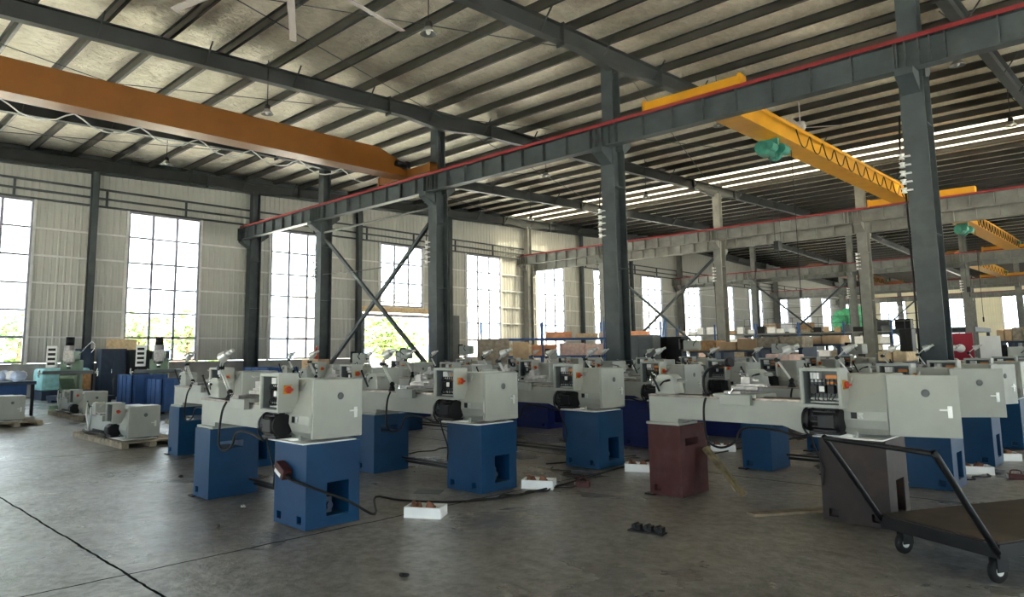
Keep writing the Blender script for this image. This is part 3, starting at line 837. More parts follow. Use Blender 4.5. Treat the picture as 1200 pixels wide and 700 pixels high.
def lathe_machine(lab, x, y, rot=0., stand=BLUE, tailst=None, door=0., lamp='arm', wide=False, win=False, nostand=False, z=0., detail=2, group='metal lathes', body=WHITE, knob_plate=YELLOW):
    t = thing('metal_lathe', lab, 'lathe', (x, y, z), rot, group)
    if not nostand:
        tl = cpart('tail', 'tail_stand', m_tail, tailst or stand, t, .006); cpart('foot', 'levelling_foot', m_foot, BLACK, tl)
        hs = cpart('headw' if wide else 'head', 'head_stand', m_head_wide if wide else m_head, stand, t, .006)
        if detail > 1: cpart('innards', 'coolant_pump', m_innards, CABD, hs)
        if tailst is None: cpart('bar', 'foot_brake_bar', m_bar, BLACK, t)
    bd = cpart('bed', 'bed', m_bed, body, t, .005); cpart('ways', 'ways', m_ways, WAYS, bd)
    cpart('base', 'chip_tray', m_base, PLASTICW, t, .002)
    c = cpart('cover', 'gear_cover', m_cover, body, t, .012)
    d = cpart('door', 'cover_door', m_door, body, c, .003, (2.232, .025, .745), -door)
    cpart('latch', 'latch', m_latch, LAMPGREY, d); cpart('emblem', 'emblem', m_emblem, CABG, d)
    if detail > 1:
        cpart('pp', 'warning_plate', m_plateplate, BLACK, c); cpart('pp2', 'data_plate', m_plateplate2, PLATE, c)
    b = cpart('box', 'electrical_box', m_box, body, t, .002)
    sw = cpart('swp', 'switch_plate', m_swplate, knob_plate, b, .003); cpart('knob', 'rotary_switch', m_knob, RED, b, .003)
    cpart('rw', 'circuit_breaker', m_relay_w, PLASTICW, b, .002); cpart('ro', 'transformer', m_relay_o, ORANGEP, b, .002)
    cpart('rk', 'contactor', m_relay_k, BLACK, b, .002); cpart('rp', 'contactor_label', m_relay_p, PLASTICW, b); cpart('dc', 'wire_duct', m_duct, PLATE, b)
    if detail > 1: cpart('wr', 'wiring', m_wires, RUBBER, b)
    cpart('bxb', 'back_panel', lambda: MB().box(1.626, 1.904, .028, .034, .981, 1.259).box(1.6255, 1.629, -.10, .028, .981, 1.259).box(1.901, 1.9045, -.10, .028, .981, 1.259).box(1.629, 1.901, -.10, .028, .981, .984).box(1.629, 1.901, -.10, .028, 1.256, 1.2595), BOXIN, b)
    mo = cpart('motor', 'motor', m_motor, BLACK, t, 0.); cpart('term', 'terminal_box', m_term, BLACK, mo, .004)
    cpart('headst', 'headstock', m_headst, body, t, .012); cpart('chuck', 'chuck', m_chuck, IRON, t)
    ts = cpart('tailst', 'tailstock', m_tailst, body, t, .012); cpart('tsl', 'clamp_lever', m_tslever, BLACK, ts); cpart('hw', 'handwheel', m_wheel, CHROME, ts)
    sd = cpart('saddle', 'carriage', m_saddle, body, t, .005); cpart('slide', 'cross_slide', m_slide, IRON, sd, .003); cpart('post', 'tool_post', m_post, IRON, sd, .003)
    cpart('swh', 'carriage_handwheel', m_swheel, CHROME, sd); cpart('crk', 'slide_crank', m_crank, CHROME, sd)
    if lamp == 'neck':
        l = cpart('gn', 'gooseneck_lamp', m_gneck, BLACK, t); cpart('gh', 'lamp_head', m_ghead, BLACK, l)
    elif lamp == 'arm':
        l = cpart('ab', 'lamp_base', m_abase, BLACK, t); am = cpart('arm', 'lamp_arm', m_arm, LAMPGREY, l); cpart('jt', 'elbow_joint', m_joint, BLACK, l); cpart('ah', 'lamp_head', m_ahead, LAMPGREY, l)
    if not nostand:
        cpart('c1', 'lamp_cable', m_cable1, RUBBER, t); cpart('c2', 'motor_cable', m_cable2, RUBBER, t)
    return t
DY = 2.03
ORD8 = ['nearest', 'second', 'third', 'fourth', 'fifth', 'sixth', 'seventh', 'eighth']
for k in range(8):
    lab = ['white metal lathe on blue stands, nearest to camera, red socket on its stand', 'second white lathe on blue stands behind the nearest one', 'third white lathe on blue stands, open electrical box, left of the royal blue lathes'][k] if k < 3 else \
        'white lathe on royal blue stands, %s in the aisle side row' % ORD8[k]
    lathe_machine(lab, -7.47, 3.18+DY*k, 0, BLUE if k < 3 else ROYAL, wide=k >= 3, win=k == 0, detail=2 if k < 5 else 1)
for k in range(8):
    if k == 0:
        lathe_machine('white metal lathe on dark red and brown stands with black gooseneck lamp', -4.04, 6.40, 0, DBROWN, RUSTRED, 1.25, 'neck')
    else:
        lab = 'white lathe on blue stands, %s in the right hand row%s' % (ORD8[k], ', cover door open' if k == 1 else '')
        lathe_machine(lab, -4.04, 6.46+DY*k+.0, 0, BLUE, None, (0, .95, .35, 0, 0, 0, 0, 0)[k], 'arm', detail=2 if k < 4 else 1)
for k in range(7):
    lab = 'white lathe on blue stands, %s in the row behind the aisle side lathes' % ORD8[k]
    lathe_machine(lab, -10.85, 4.22+DY*k, 0, BLUE if k < 3 else ROYAL, wide=k >= 3, detail=1, lamp='arm')
for k, (x, y) in enumerate(((-14.6, 8.0), (-14.6, 10.1), (-14.8, 12.3), (-15, 14.4), (-15, 16.6))):
    lathe_machine('white lathe on royal blue stands, %s in the row nearest the windows' % ORD8[k], x, y, 0, ROYAL, wide=True, detail=1)

# lathes still on shipping pallets
def pallet(x, y, L, W, lab, rot=0.):
    t = thing('wooden_pallet', lab, 'pallet', (x, y, 0), rot, 'shipping pallets')
    for q in (0, W/2-.05, W-.1): part('runner', MB().box(0, L, q, q+.1, 0, .07), WOODG, t)
    n = int(L/.16)
    m = MB()
    for i in range(n): m.box(i*L/n, i*L/n+.12, 0, W, .07, .095)
    part('deck', m, WOODG, t)
    return t
PAL = [(-14.45, 4.08, 'nearest pallet lathe'), (-20.4, 5.1, 'pallet lathe before the green mills'), (-20.0, 3.35, 'pallet lathe cut by the left edge'),
       (-15.7, 6.2, 'pallet lathe behind the nearest one'), (-19.0, 7.9, 'pallet lathe by the blue crates')]
for x, y, lab in PAL:
    pallet(x-.15, y-.12, 2.6, .95, 'weathered wooden pallet under the '+lab)
    lathe_machine('grey white lathe without stand, '+lab, x, y, 0, nostand=True, z=-.60, lamp='none', detail=1, group='lathes on pallets', knob_plate=WHITE)
    solo('coolant_hose_bundle', MB().tube([(x+.1,y-.02,.13),(x+.5,y-.06,.12),(x+.9,y+.02,.12),(x+1.2,y-.05,.14),(x+1.5,y-.06,.12)], .022, 7), RUBBER, 'black hose bundle lying on the pallet of the '+lab, 'hose', group='hose bundles')
    solo('loose_crank_arm', MB().tube([(x+.1,y+.06,.115),(x+.25,y+.05,.3),(x+.5,y-.03,.55)], .012, 6, 0).tube([(x+.35,y+.0,.115),(x+.15,y+.0,.4),(x+.12,y+.02,.62)], .012, 6, 0), LAMPGREY, 'grey folded lamp arm leaning on the '+lab, 'lamp arm', group='folded lamp arms')

# ------------------------------------------------------------------ floor clutter
def tray(u, v, rot, lab, n=2):
    p = F(u, v)
    t = thing('foam_tray', lab, 'tray', p, rot, 'white foam trays')
    L, W, h, w = .34, .22, .09, .022
    part('tray_base', MB().box(0, L, 0, W, 0, .02), FOAM, t)
    m = MB().box(0, L, 0, w, .02, h).box(0, L, W-w, W, .02, h).box(0, w, w, W-w, .02, h).box(L-w, L, w, W-w, .02, h)
    part('tray_wall', m, FOAM, t, .004)
    for k in range(n):
        cx = .09+k*.12; cy = .10
        M = Matrix.Translation(p) @ Matrix.Rotation(rot, 4, 'Z')
        a = Matrix.Rotation(.5+k, 4, 'Z') @ Matrix.Rotation(.4, 4, 'X')
        m = MB().box(-.045, .045, -.03, .03, -.02, .02, a).box(-.045, -.015, -.03, .03, .0, .06, a).cyl(a @ Vector((.02,-.04,.01)), a @ Vector((.02,.04,.01)), .028, 12)
        q = M @ Vector((cx, cy, .068))
        solo('iron_casting', m, COPPER, 'rust brown casting, %s in the %s' % (('left', 'right')[k], lab), 'casting', q, rot, 'rusty castings', .003)
for a in [(473, 607, .55, 'foam tray alone on the floor, nearest the camera'), (611, 573, .5, 'foam tray behind the second blue stand'), (732, 553, .5, 'foam tray beside the dark red stand'),
          (833, 529, .45, 'foam tray under the middle of the red stand lathe'), (889, 513, .45, 'foam tray further back under the same lathe'), (1126, 556, .5, 'foam tray right of the brown stand'), (1162, 540, .5, 'foam tray at the right edge of frame')]:
    tray(*a)
def redbox(p, rot, lab):
    t = thing('socket_box', lab, 'socket', p, rot, 'red extension sockets')
    part('case', MB().box(-.075, .075, -.045, .045, 0, .06), RUSTRED, t, .008)
    part('handle', MB().tube([(-.05,0,.06),(-.04,0,.095),(.04,0,.095),(.05,0,.06)], .008, 6), RUSTRED, t)
    part('face_plate', MB().box(-.082, -.074, -.03, .03, .01, .05), PLASTICW, t)
redbox(F(683, 571), .4, 'small red socket box on the floor at the end of a curled cable')
redbox(F(1191, 562), .4, 'small red socket box on the floor at the right edge')
# socket hanging on the nearest lathe stand, held by its cable
t = thing('socket_box', 'dark red socket hanging on the nearest blue lathe stand', 'socket', (-5.56, 3.135, .47), 0, 'red extension sockets')
A = Matrix.Rotation(.45, 4, 'Y')
part('case', MB().box(-.09, .075, -.045, .04, -.045, .045, A), RUSTRED, t, .01)
part('cable_gland', MB().cone(A @ Vector((.075,0,0)), A @ Vector((.14,0,0)), .022, .012, 10), RUBBER, t)
part('face_plate', MB().box(-.06, .04, -.048, -.044, -.035, -.005, A), PLASTICW, t)
pts = [Vector((-5.43, 3.12, .41)), Vector((-5.20, 3.18, .37)), Vector((-5.05, 3.45, .24)), Vector((-5.10, 3.75, .08))]
pts += [F(u, v)+Vector((0,0,.012)) for u, v in ((440,584),(470,588),(520,590),(560,588),(600,583),(650,572),(690,561),(722,551),(765,540),(830,534),(905,519),(960,511))]
solo('power_cable', MB().tube(pts, .011, 7, 4), RUBBER, 'long black cable running from the hanging socket across the floor', 'cable')
def wiggle(u0, v0, u1, v1, n, amp, lab, hz=.012):
    a = F(u0, v0); b = F(u1, v1); d = (b-a); nrm = Vector((-d.y, d.x, 0)).normalized(); P = []
    for i in range(n+1):
        P.append(a+d*i/n+nrm*amp*(1 if i % 2 else -1)*(0 if i in (0, n) else 1)+Vector((0,0,hz)))
    solo('coiled_cable', MB().tube(P, .009, 6, 4), RUBBER, lab, 'cable', group='floor cables')
wiggle(545, 590, 678, 570, 9, .05, 'wavy black cable to the small red socket box, past the second stand')
wiggle(1098, 570, 1172, 556, 8, .05, 'wavy black cable by the right hand foam trays')
wiggle(745, 535, 640, 545, 4, .03, 'black cable lying between the third stand and the red one')
wiggle(690, 565, 648, 549, 6, .09, 'curled black cable at the foot of the third blue stand')
wiggle(480, 533, 530, 525, 4, .05, 'black cable on the floor between first and second stands')
# black bracket with three posts
p = F(757, 624)
t = thing('black_bracket', 'black base plate with three short posts lying on the floor', 'bracket', p, .15)
part('plate', MB().box(-.14, .16, -.05, .05, 0, .012), BLACK, t, .003)
for k, x in enumerate((-.07, .03, .12)): part('post', MB().box(x-.03, x+.03, -.03, .035, .012, .055).cyl((x-.02,-.04,.045), (x-.02,.05,.045), .018, 10), BLACK, t, .003)
# planks
a = F(872, 584); b = Vector((-3.63, 6.80, .46))
solo('leaning_plank', MB().bar(a+Vector((0,0,.025)), b, .13, .035), OLDW, 'wooden plank leaning on the dark red lathe stand', 'plank', bevel=.003)
a = F(862, 578); b = Vector((-3.64, 6.92, .40))
solo('wood_strip', MB().bar(a+Vector((0,0,.02)), b, .03, .02), WOODL, 'thin pale wood strip leaning beside the plank', 'strip')
a = F(880, 605); b = F(985, 598)
solo('floor_board', MB().bar(a+Vector((0,0,.012)), b+Vector((0,0,.012)), .12, .022), WOODG, 'flat wooden board lying on the floor left of the brown stand', 'board', bevel=.003)
a = F(500, 577)
solo('floor_mat', MB().box(-.12, .16, -.1, .1, 0, .008), CABG, 'small dark plate on the floor left of the second stand', 'plate', a, .6)
# a few metal scraps
rs = random.Random(5)
for k, (u, v, lab) in enumerate(((285, 595, 'pale scrap of paper on the floor before the nearest tail stand'), (256, 619, 'dark metal chip on the open floor in the left aisle'), (473, 676, 'dark metal chip on the floor bottom centre'), (212, 560, 'dark speck of metal on the floor left of the blue stands'))):
    m = MB(); m.blob((0,0,.014), .02, (1.5,1,.6), .35, 7, rs)
    solo('floor_scrap', m, PLATE if k == 0 else BLACK, lab, 'scrap', F(u, v), rs.uniform(0, 3), 'floor scraps')

# ------------------------------------------------------------------ trolley
P1 = Vector((-1.72, 5.76, 0)); ux = Vector((.89, -.45, 0)).normalized(); ang = math.atan2(ux.y, ux.x)
t = thing('platform_trolley', 'flatbed trolley with black handle and worn board deck at lower right', 'trolley', P1, ang)
W, L = .84, 1.75                                # local x across, y away from the handle
part('deck', MB().box(0, W, 0, L, .235, .262), DUSTY, t, .003)
m = MB().box(0, W, -.012, .02, .165, .25).box(0, W, L-.02, L+.012, .165, .25).box(-.012, .02, 0, L, .165, .25).box(W-.02, W+.012, 0, L, .165, .25).box(.02, W-.02, .6, .64, .18, .235)
part('frame', m, BLACK, t, .003)
h = MB().tube([(.0,.0,.22),(-.005,-.22,.52),(-.01,-.44,.80),(.0,-.455,.815)], .019, 10, 2)
h.tube([(W,.0,.20),(W,-.22,.50),(W+.01,-.44,.80),(W,-.455,.815)], .021, 10, 2); h.tube([(0,-.455,.815),(W/2,-.46,.818),(W,-.455,.815)], .017, 10, 2)
part('handle', h, BLACK, t)
for (x, y) in ((.1, .12), (W-.06, .1), (.1, L-.15), (W-.1, L-.15)):
    c = part('caster', MB().box(x-.03, x+.03, y-.05, y+.03, .15, .20).box(x-.028, x-.02, y-.07, y+.02, .07, .16).box(x+.02, x+.028, y-.07, y+.02, .07, .16), BLACK, t)
    w = part('wheel', MB().lathe([(.03,-.016),(.066,-.018),(.075,-.008),(.075,.008),(.066,.018),(.03,.016)], (x, y-.04, .0755), 'x', 22), RUBBER, c)
    part('hub', MB().cyl((x-.02, y-.04, .0755), (x+.02, y-.04, .0755), .03, 14), LAMPGREY, c)
p = P1+ux*.3+Vector((.45*.02, .89*.02, 0))

# ------------------------------------------------------------------ left background
def bench(x, y, lab):
    t = thing('work_table', lab, 'table', (x, y, 0), 0)
    part('top', MB().box(0, 2.6, 0, 1.0, .76, .84), CABD, t, .004); part('drawer_bank', MB().recess_box(.1, 1.9, .05, .95, .42, .76, {'+x': [(.1,.8,.48,.70,.02)], '-y': [(.2,.9,.48,.70,.02),(1.0,1.8,.48,.70,.02)]}), RACKB, t, .003)
    for (a, b) in ((.05,.05),(2.5,.05),(.05,.9),(2.5,.9)): part('leg', MB().box(a, a+.07, b, b+.07, 0, .76), BLACK, t)
    return t
bench(-23.4, 3.75, 'dark blue work table at the left edge covered with white bags')
rb = random.Random(11)
for k in range(7):
    m = MB(); m.blob((0,0,.13), .2, (1.2,.9,.65), .22, 9, rb)
    solo('plastic_bag', m, WHITEB if k % 3 else PALEBLUE, '%s plastic bag on the dark blue work table, %s along it' % ('white' if k % 3 else 'pale blue', ORD8[k]), 'bag', (-23.1+.36*k, 4.0+rb.uniform(0,.5), .84), 0, 'bags on the work table')
# covered stack by the wall
t = thing('covered_stack', 'stack wrapped in pale cyan tarp with brown board end by the wall', 'stack', (-28.6, 7.0, 0), 0)
part('tarp', MB().box(0, 1.2, -.6, .9, .3, 1.05), CYAN, t, .12); part('board', MB().box(1.2, 1.24, .1, .9, .25, .95), WOOD, t); part('skid', MB().box(0, 1.3, -.6, .9, 0, .3), CABD, t)
solo('steel_skid', MB().box(0, 2.0, 0, 1.0, .08, .22).box(.1,.3,0,1,0,.08).box(1.6,1.8,0,1,0,.08), CABD, 'dark flat steel skid on the floor before the cyan stack', 'skid', (-25.9, 6.2, 0), .3)
# cabinets along the window wall
def cabinet(x, y, w, d, h, lab, mt, doors=2):
    t = thing('steel_cabinet', lab, 'cabinet', (x, y, 0), 0, 'steel cabinets')
    part('body', MB().box(0, d, 0, w, .05, h).box(.03, d-.03, .03, w-.03, 0, .05), mt, t, .006)
    for k in range(doors):
        a = k*w/doors+.015; b = (k+1)*w/doors-.015
        dd = part('door', MB().box(d, d+.02, a, b, .1, h-.04), mt, t, .004)
        part('handle', MB().box(d+.02, d+.05, b-.07, b-.05, h*.5, h*.5+.14), CHROME, dd)
    return t
def cab_px(u0, u1, vtop, X, lab, mt, d=.5):
    a = atX(u0, vtop, X); b = atX(u1, vtop, X); cabinet(X-d, a.y, b.y-a.y, d, (a.z+b.z)/2, lab, mt)
cab_px(84, 111, 409, -27.9, 'dark blue steel cabinet by the wall, leftmost', CABD)
cab_px(119, 149, 409, -27.2, 'dark blue steel cabinet behind the second green mill', CABD)
cab_px(153, 176, 410, -26.8, 'near black tall cabinet below the second tall window', BLACK)
cab_px(178, 199, 411, -26.8, 'mid grey cabinet below the second tall window', CABG)
solo('pale_board', MB().box(0,.06,0,1.1,0,2.1), WOODL, 'pale board standing on the wall behind the cabinets', 'board', (-29.6, 9.0, 0), 0)
# green milling machines
def mill(x, y, lab):
    t = thing('milling_machine', lab, 'milling machine', (x, y, 0), -.4, 'green milling machines')
    part('base', MB().box(-.4, .9, -.35, .35, 0, .16).box(-.42,.92,-.37,.37,.0,.05), MILLG, t, .02)
    part('column', MB().prism([(-.35,.16),(.25,.16),(.18,1.35),(-.3,1.35)], 'y', -.25, .25), MILLG, t, .03)
    part('knee', MB().prism([(.22,.55),(.22,.95),(.8,.95),(.8,.85)], 'y', -.18, .18), MILLG, t, .02)
    tb = part('table', MB().box(.3, .62, -.6, .6, .97, 1.06), CABG, t, .006)
    for s in (-1, 1):
        pts = [(.46+.1*math.cos(2*PI*k/14), s*.70, 1.0+.1*math.sin(2*PI*k/14)) for k in range(15)]
        part('handwheel', MB().tube(pts, .014, 6, 0).cyl((.46,s*.60,1.0), (.46,s*.73,1.0), .02, 8).bar((.36,s*.70,1),(.56,s*.70,1),.016), CHROME, tb)
    part('ram', MB().box(-.5, .55, -.14, .14, 1.36, 1.6), MILLG, t, .03)
    hd = part('head', MB().cyl((.5,0,1.25), (.5,0,1.75), .13, 18).box(.38,.66,-.12,.12,1.3,1.62), IRON, t, .01)
    part('spindle', MB().cyl((.5,0,1.12), (.5,0,1.25), .05, 14), CHROME, hd); part('motor', MB().cyl((.5,0,1.75), (.5,0,1.98), .11, 16), BLACK, hd)
    part('lamp_arm', MB().tube([(.2,.2,1.5),(.3,.5,1.85),(.55,.62,1.7),(.7,.55,1.55)], .012, 6), CHROME, t)
    b = part('control_box', MB().box(-.1, .1, -.62, -.36, 1.15, 1.75), PLASTICW, t, .01)
    for k in range(4): part('button_row', MB().box(.1, .112, -.58, -.40, 1.22+k*.13, 1.29+k*.13), BLACK, b)
mill(-22.4, 5.95, 'green milling machine at left, nearest the blue table')
mill(-21.2, 7.9, 'green milling machine beside the dark cabinets, right of the other mill')
# blue crates
def crate(x, y, w, d, h, lab, mt=RACKB, grp='blue steel crates'):
    t = thing('steel_crate', lab, 'crate', (x, y, 0), 0, grp)
    m = MB().box(0, w, 0, .03, .08, h).box(0, w, d-.03, d, .08, h).box(0, .03, 0, d, .08, h).box(w-.03, w, 0, d, .08, h).box(0, w, 0, d, .06, .09)
    for k in range(4): m.box(.1+k*(w-.2)/3-.02, .1+k*(w-.2)/3+.02, -.02, 0, .08, h); m.box(w, w+.02, .1+k*(d-.2)/3-.02, .1+k*(d-.2)/3+.02, .08, h)
    part('bin', m, mt, t)
    for (a, b) in ((0,0),(w-.1,0),(0,d-.1),(w-.1,d-.1)): part('foot', MB().box(a, a+.1, b, b+.1, 0, .06), BLACK, t)
crate(-20.6, 6.6, 1.1, .9, .95, 'royal blue crate between the two green mills')
crate(-19.4, 6.9, 1.1, .9, .85, 'royal blue crate behind the front pallet lathe')
crate(-20.0, 9.6, 1.5, 1.0, .95, 'royal blue crate right of the second green mill')
crate(-21.5, 10.6, 1.7, 1.0, 1.05, 'royal blue crate under the second tall window')
crate(-18.6, 10.6, 1.2, 1.0, .9, 'royal blue crate behind the pallet lathes')
solo('carton', MB().box(-.3,.3,-.25,.25,0,.4), CARD, 'small brown carton on the blue crate near the window', 'carton', (-18.0, 11.1, .9), .3, bevel=.005)

# mid background: machine clutter between the lathes and the far wall
rc = random.Random(21)
def small_machine(x, y, lab, h=1.5):
    t = thing('drill_press', lab, 'drill', (x, y, 0), rc.uniform(-.5,.5), 'drill presses in the background')
    part('base', MB().box(-.3, .3, -.22, .22, 0, .75), PLASTICW if rc.random() < .5 else CABG, t, .01)
    part('column', MB().cyl((-.1,0,.75), (-.1,0,h), .05, 12), CHROME, t)
    hd = part('head', MB().box(-.22, .28, -.12, .12, h-.3, h), WHITE, t, .03); part('motor', MB().cyl((-.28,0,h-.28), (-.28,0,h+.05), .1, 14), BLACK, hd)
    part('table', MB().box(-.2, .3, -.2, .2, .98, 1.03), IRON, t, .005)
    part('lever', MB().tube([(.1,-.12,h-.18),(.15,-.25,h-.1),(.25,-.3,h-.02)], .012, 6).blob((.25,-.3,h-.02), .025, (1,1,1), 0, 8), BLACK, hd)
spots = [(-17.5, 12.3), (-18.2, 14.6), (-17.9, 17.0), (-15.5, 18.7), (-13.2, 19.6), (-20.5, 16.2), (-11.2, 20.4), (-9.1, 22.0), (-7.2, 23.0), (-5.4, 24.6), (-3.7, 25.4)]
places = ['left of the wall column', 'below the third tall window', 'left of the cross brace', 'in front of the open doorway', 'right of the open doorway', 'close to the third window', 'under the front runway centre', 'before the grey cabinets', 'behind the royal blue lathes', 'behind the right hand lathes', 'right of the tall right column']
for (x, y), pl in zip(spots, places): small_machine(x, y, 'small drill press in the background, '+pl, rc.uniform(1.4, 1.75))
solo('fire_extinguisher', MB().lathe([(.06,0),(.075,.02),(.075,.42),(.05,.5),(.02,.53),(.02,.58)], n=16).box(-.02,.08,-.015,.015,.55,.6), RED, 'red fire extinguisher hanging on the second front column', 'extinguisher', (-23.6, 14.58, 1.15), 0)
# plywood sheets by the third column
solo('plywood_sheet', MB().box(-.03,.03,-.5,.5,0,1.85), WOODG, 'tall brownish plywood sheet standing at the third front column', 'sheet', (-15.7, 16.1, 0), -.75)
solo('plywood_sheet', MB().box(-.03,.03,-.25,.25,0,1.75), CARD, 'shorter brown board right of the plywood sheet', 'sheet', (-15.2, 16.85, 0), -.75)

# timber rack with orange crates
def rack(x, y, L, levels, lab, d=1.0, h=3.4, nb=3):
    t = thing('storage_rack', lab, 'rack', (x, y, 0), .78, 'storage racks')
    for i in range(nb+1):
        for q in (0, d): part('upright', MB().box(i*L/nb-.04, i*L/nb+.04, q-.04, q+.04, 0, h), RACKB, t)
    for z in levels:
        part('beam', MB().box(0, L, -.05, -.0, z-.1, z).box(0, L, d, d+.05, z-.1, z), RACKB, t)
        part('shelf', MB().box(0, L, 0, d, z-.03, z), STEELL, t)
    m = MB()
    for i in range(nb+1): m.bar((i*L/nb, 0, .3), (i*L/nb, d, 1.6), .03); m.bar((i*L/nb, d, 1.7), (i*L/nb, 0, 3.1), .03)
    part('end_brace', m, RACKB, t)
    return t
def on_rack(x, y, lx, ly, z, w, d, h, mt, name, lab, cat, grp):
    a = .78; px = x+lx*math.cos(a)-ly*math.sin(a); py = y+lx*math.sin(a)+ly*math.cos(a)
    m = MB().box(0, w, 0, d, 0, h)
    if name == 'wooden_crate':
        for k in range(3): m.box(-.015, w+.015, -.02, 0, h*(.08+k*.33), h*(.25+k*.33))
        for q in (.04, w-.1): m.box(q, q+.06, -.035, -.015, 0, h)
    else: m.box(0, w, -.004, 0, h*.45, h*.55)
    solo(name, m, mt, lab, cat, (px, py, z), a, grp)
rx, ry = -24.6, 24.4
rack(rx, ry, 9.0, (1.25, 2.1), 'blue steel rack holding orange timber crates before the windows', nb=3, h=2.9)
k = 0
for z, row in ((1.25, 9), (2.1, 7), (.02, 8)):
    x = .15 if z < 1.5 else 3.2
    for i in range(row):
        w = rc.uniform(.8, 1.3)
        if x+w > 8.9: break
        mt = rc.choice([CRATE, CRATE, CRATE, WOODL, PINK])
        lvl = {1.25: 'lower shelf', 2.1: 'top shelf', .02: 'floor'}[z]
        on_rack(rx, ry, x, .05, z, w, .85, rc.uniform(.4, .6) if z < 1.5 else rc.uniform(.2, .34), mt, 'wooden_crate', '%s timber crate on the %s of the blue rack, %s from left' % ({'crate_orange': 'orange', 'pale_wood': 'pale', 'pink_cloth': 'pinkish'}[mt.name], lvl, ['first','second','third','fourth','fifth','sixth','seventh','eighth','ninth'][i]), 'crate', 'timber crates on the rack')
        x += w+rc.uniform(.03, .25)
# grey cabinets in the middle
def cab_y(u0, u1, vtop, Y, lab, mt, d=.6):
    a = atY(u0, vtop, Y); b = atY(u1, vtop, Y)
    t = thing('steel_cabinet', lab, 'cabinet', (a.x, Y, 0), 0, 'steel cabinets')
    w = b.x-a.x; h = (a.z+b.z)/2
    part('body', MB().box(0, w, 0, d, .05, h).box(.03, w-.03, .03, d-.03, 0, .05), mt, t, .006)
    for k in range(2):
        dd = part('door', MB().box(k*w/2+.02, (k+1)*w/2-.02, -.02, 0, .1, h-.05), mt, t, .004)
        part('handle', MB().box((k+1)*w/2-.1, (k+1)*w/2-.08, -.05, -.02, h*.5, h*.5+.15), CHROME, dd)
cab_y(732, 765, 393, 27.0, 'broad dark grey cabinet behind the fourth lathe, centre right', CABG)
cab_y(766, 798, 395, 28.0, 'darker cabinet right of the broad grey cabinet', BLACK)
cab_y(1053, 1068, 386, 34.0, 'tall black cabinet left of the tall right column', BLACK)
# shelving full of boxed parts
sx, sy = -23.5, 41.0
rack2 = thing('storage_rack', 'long open shelf rack crowded with small boxes behind the middle lathes', 'rack', (sx, sy, 0), .25, 'storage racks')
SL = 12.0
for i in range(6):
    for q in (0, .8): part('upright', MB().box(i*SL/5-.04, i*SL/5+.04, q-.04, q+.04, 0, 3.0), RACKB, rack2)
for z in (.3, 1.0, 1.7, 2.4): part('shelf', MB().box(0, SL, 0, .8, z-.08, z), STEELL, rack2)
k = 0
boxm = [(CARD,'brown'),(WHITEB,'white'),(PINK,'pinkish'),(BLACK,'black'),(WOODG,'dull brown'),(WHITEB,'white'),(CABG,'grey')]
for z in (1.0, 1.7, 2.4):
    x = .15; i = 0
    while x < SL-.5 and i < 20:
        w = rc.uniform(.28, .6); h = rc.uniform(.18, .45); mt, cn = rc.choice(boxm)
        ca, sa = math.cos(.25), math.sin(.25)
        m = MB().box(0, w, 0, .55, 0, h).box(.0, w, -.004, 0, h*.42, h*.5)
        solo('storage_box', m, mt, '%s storage box on the crowded shelf rack' % cn, 'box', (sx+x*ca-.08*sa, sy+x*sa+.08*ca, z), .25, '%s boxes on the crowded shelf rack' % cn)
        x += w+rc.uniform(.05, .3); i += 1
# bundles and cartons on pallets in front of it
for k, (u, u2, v0, v1, Y, mt, lab) in enumerate([(800, 838, 398, 412, 24, WOOD, 'brown bundle of parts stacked left of the middle column'), (842, 885, 396, 411, 23, CARD, 'brown wrapped bundle stacked before the shelf rack'),
        (886, 940, 394, 408, 22, WOODG, 'long brown bundle draped behind the right lathes'), (940, 985, 391, 404, 24, CARD, 'cardboard bundle below the mezzanine'), (1028, 1062, 407, 424, 17, WOODL, 'pale carton behind the red sign lathe row'),
        (1168, 1185, 384, 400, 30, CARD, 'left brown carton stack at far right'), (1186, 1210, 382, 400, 30, WOODG, 'right brown carton stack at far right'), (896, 925, 412, 424, 16, PINK, 'pinkish box behind the sixth lathe')]):
    a = atY(u, v1, Y); b = atY(u2, v0, Y); w = b.x-a.x
    t = thing('stacked_goods', lab, 'bundle', (a.x, Y, 0), 0, 'stacked goods')
    part('stand', MB().box(.05, w-.05, .05, .85, 0, .1).box(.05, .15, .05, .85, .1, a.z-.04).box(w-.15, w-.05, .05, .85, .1, a.z-.04).box(0, w, 0, .9, a.z-.06, a.z), CABD, t)
    n = max(2, int(w/.5)); rr = random.Random(k)
    for i in range(n):
        part('bundle', MB().box(i*w/n+.01, (i+1)*w/n-.01, .02, .88, a.z, a.z+(b.z-a.z)*rr.uniform(.65, 1.0)), mt, t, .04)
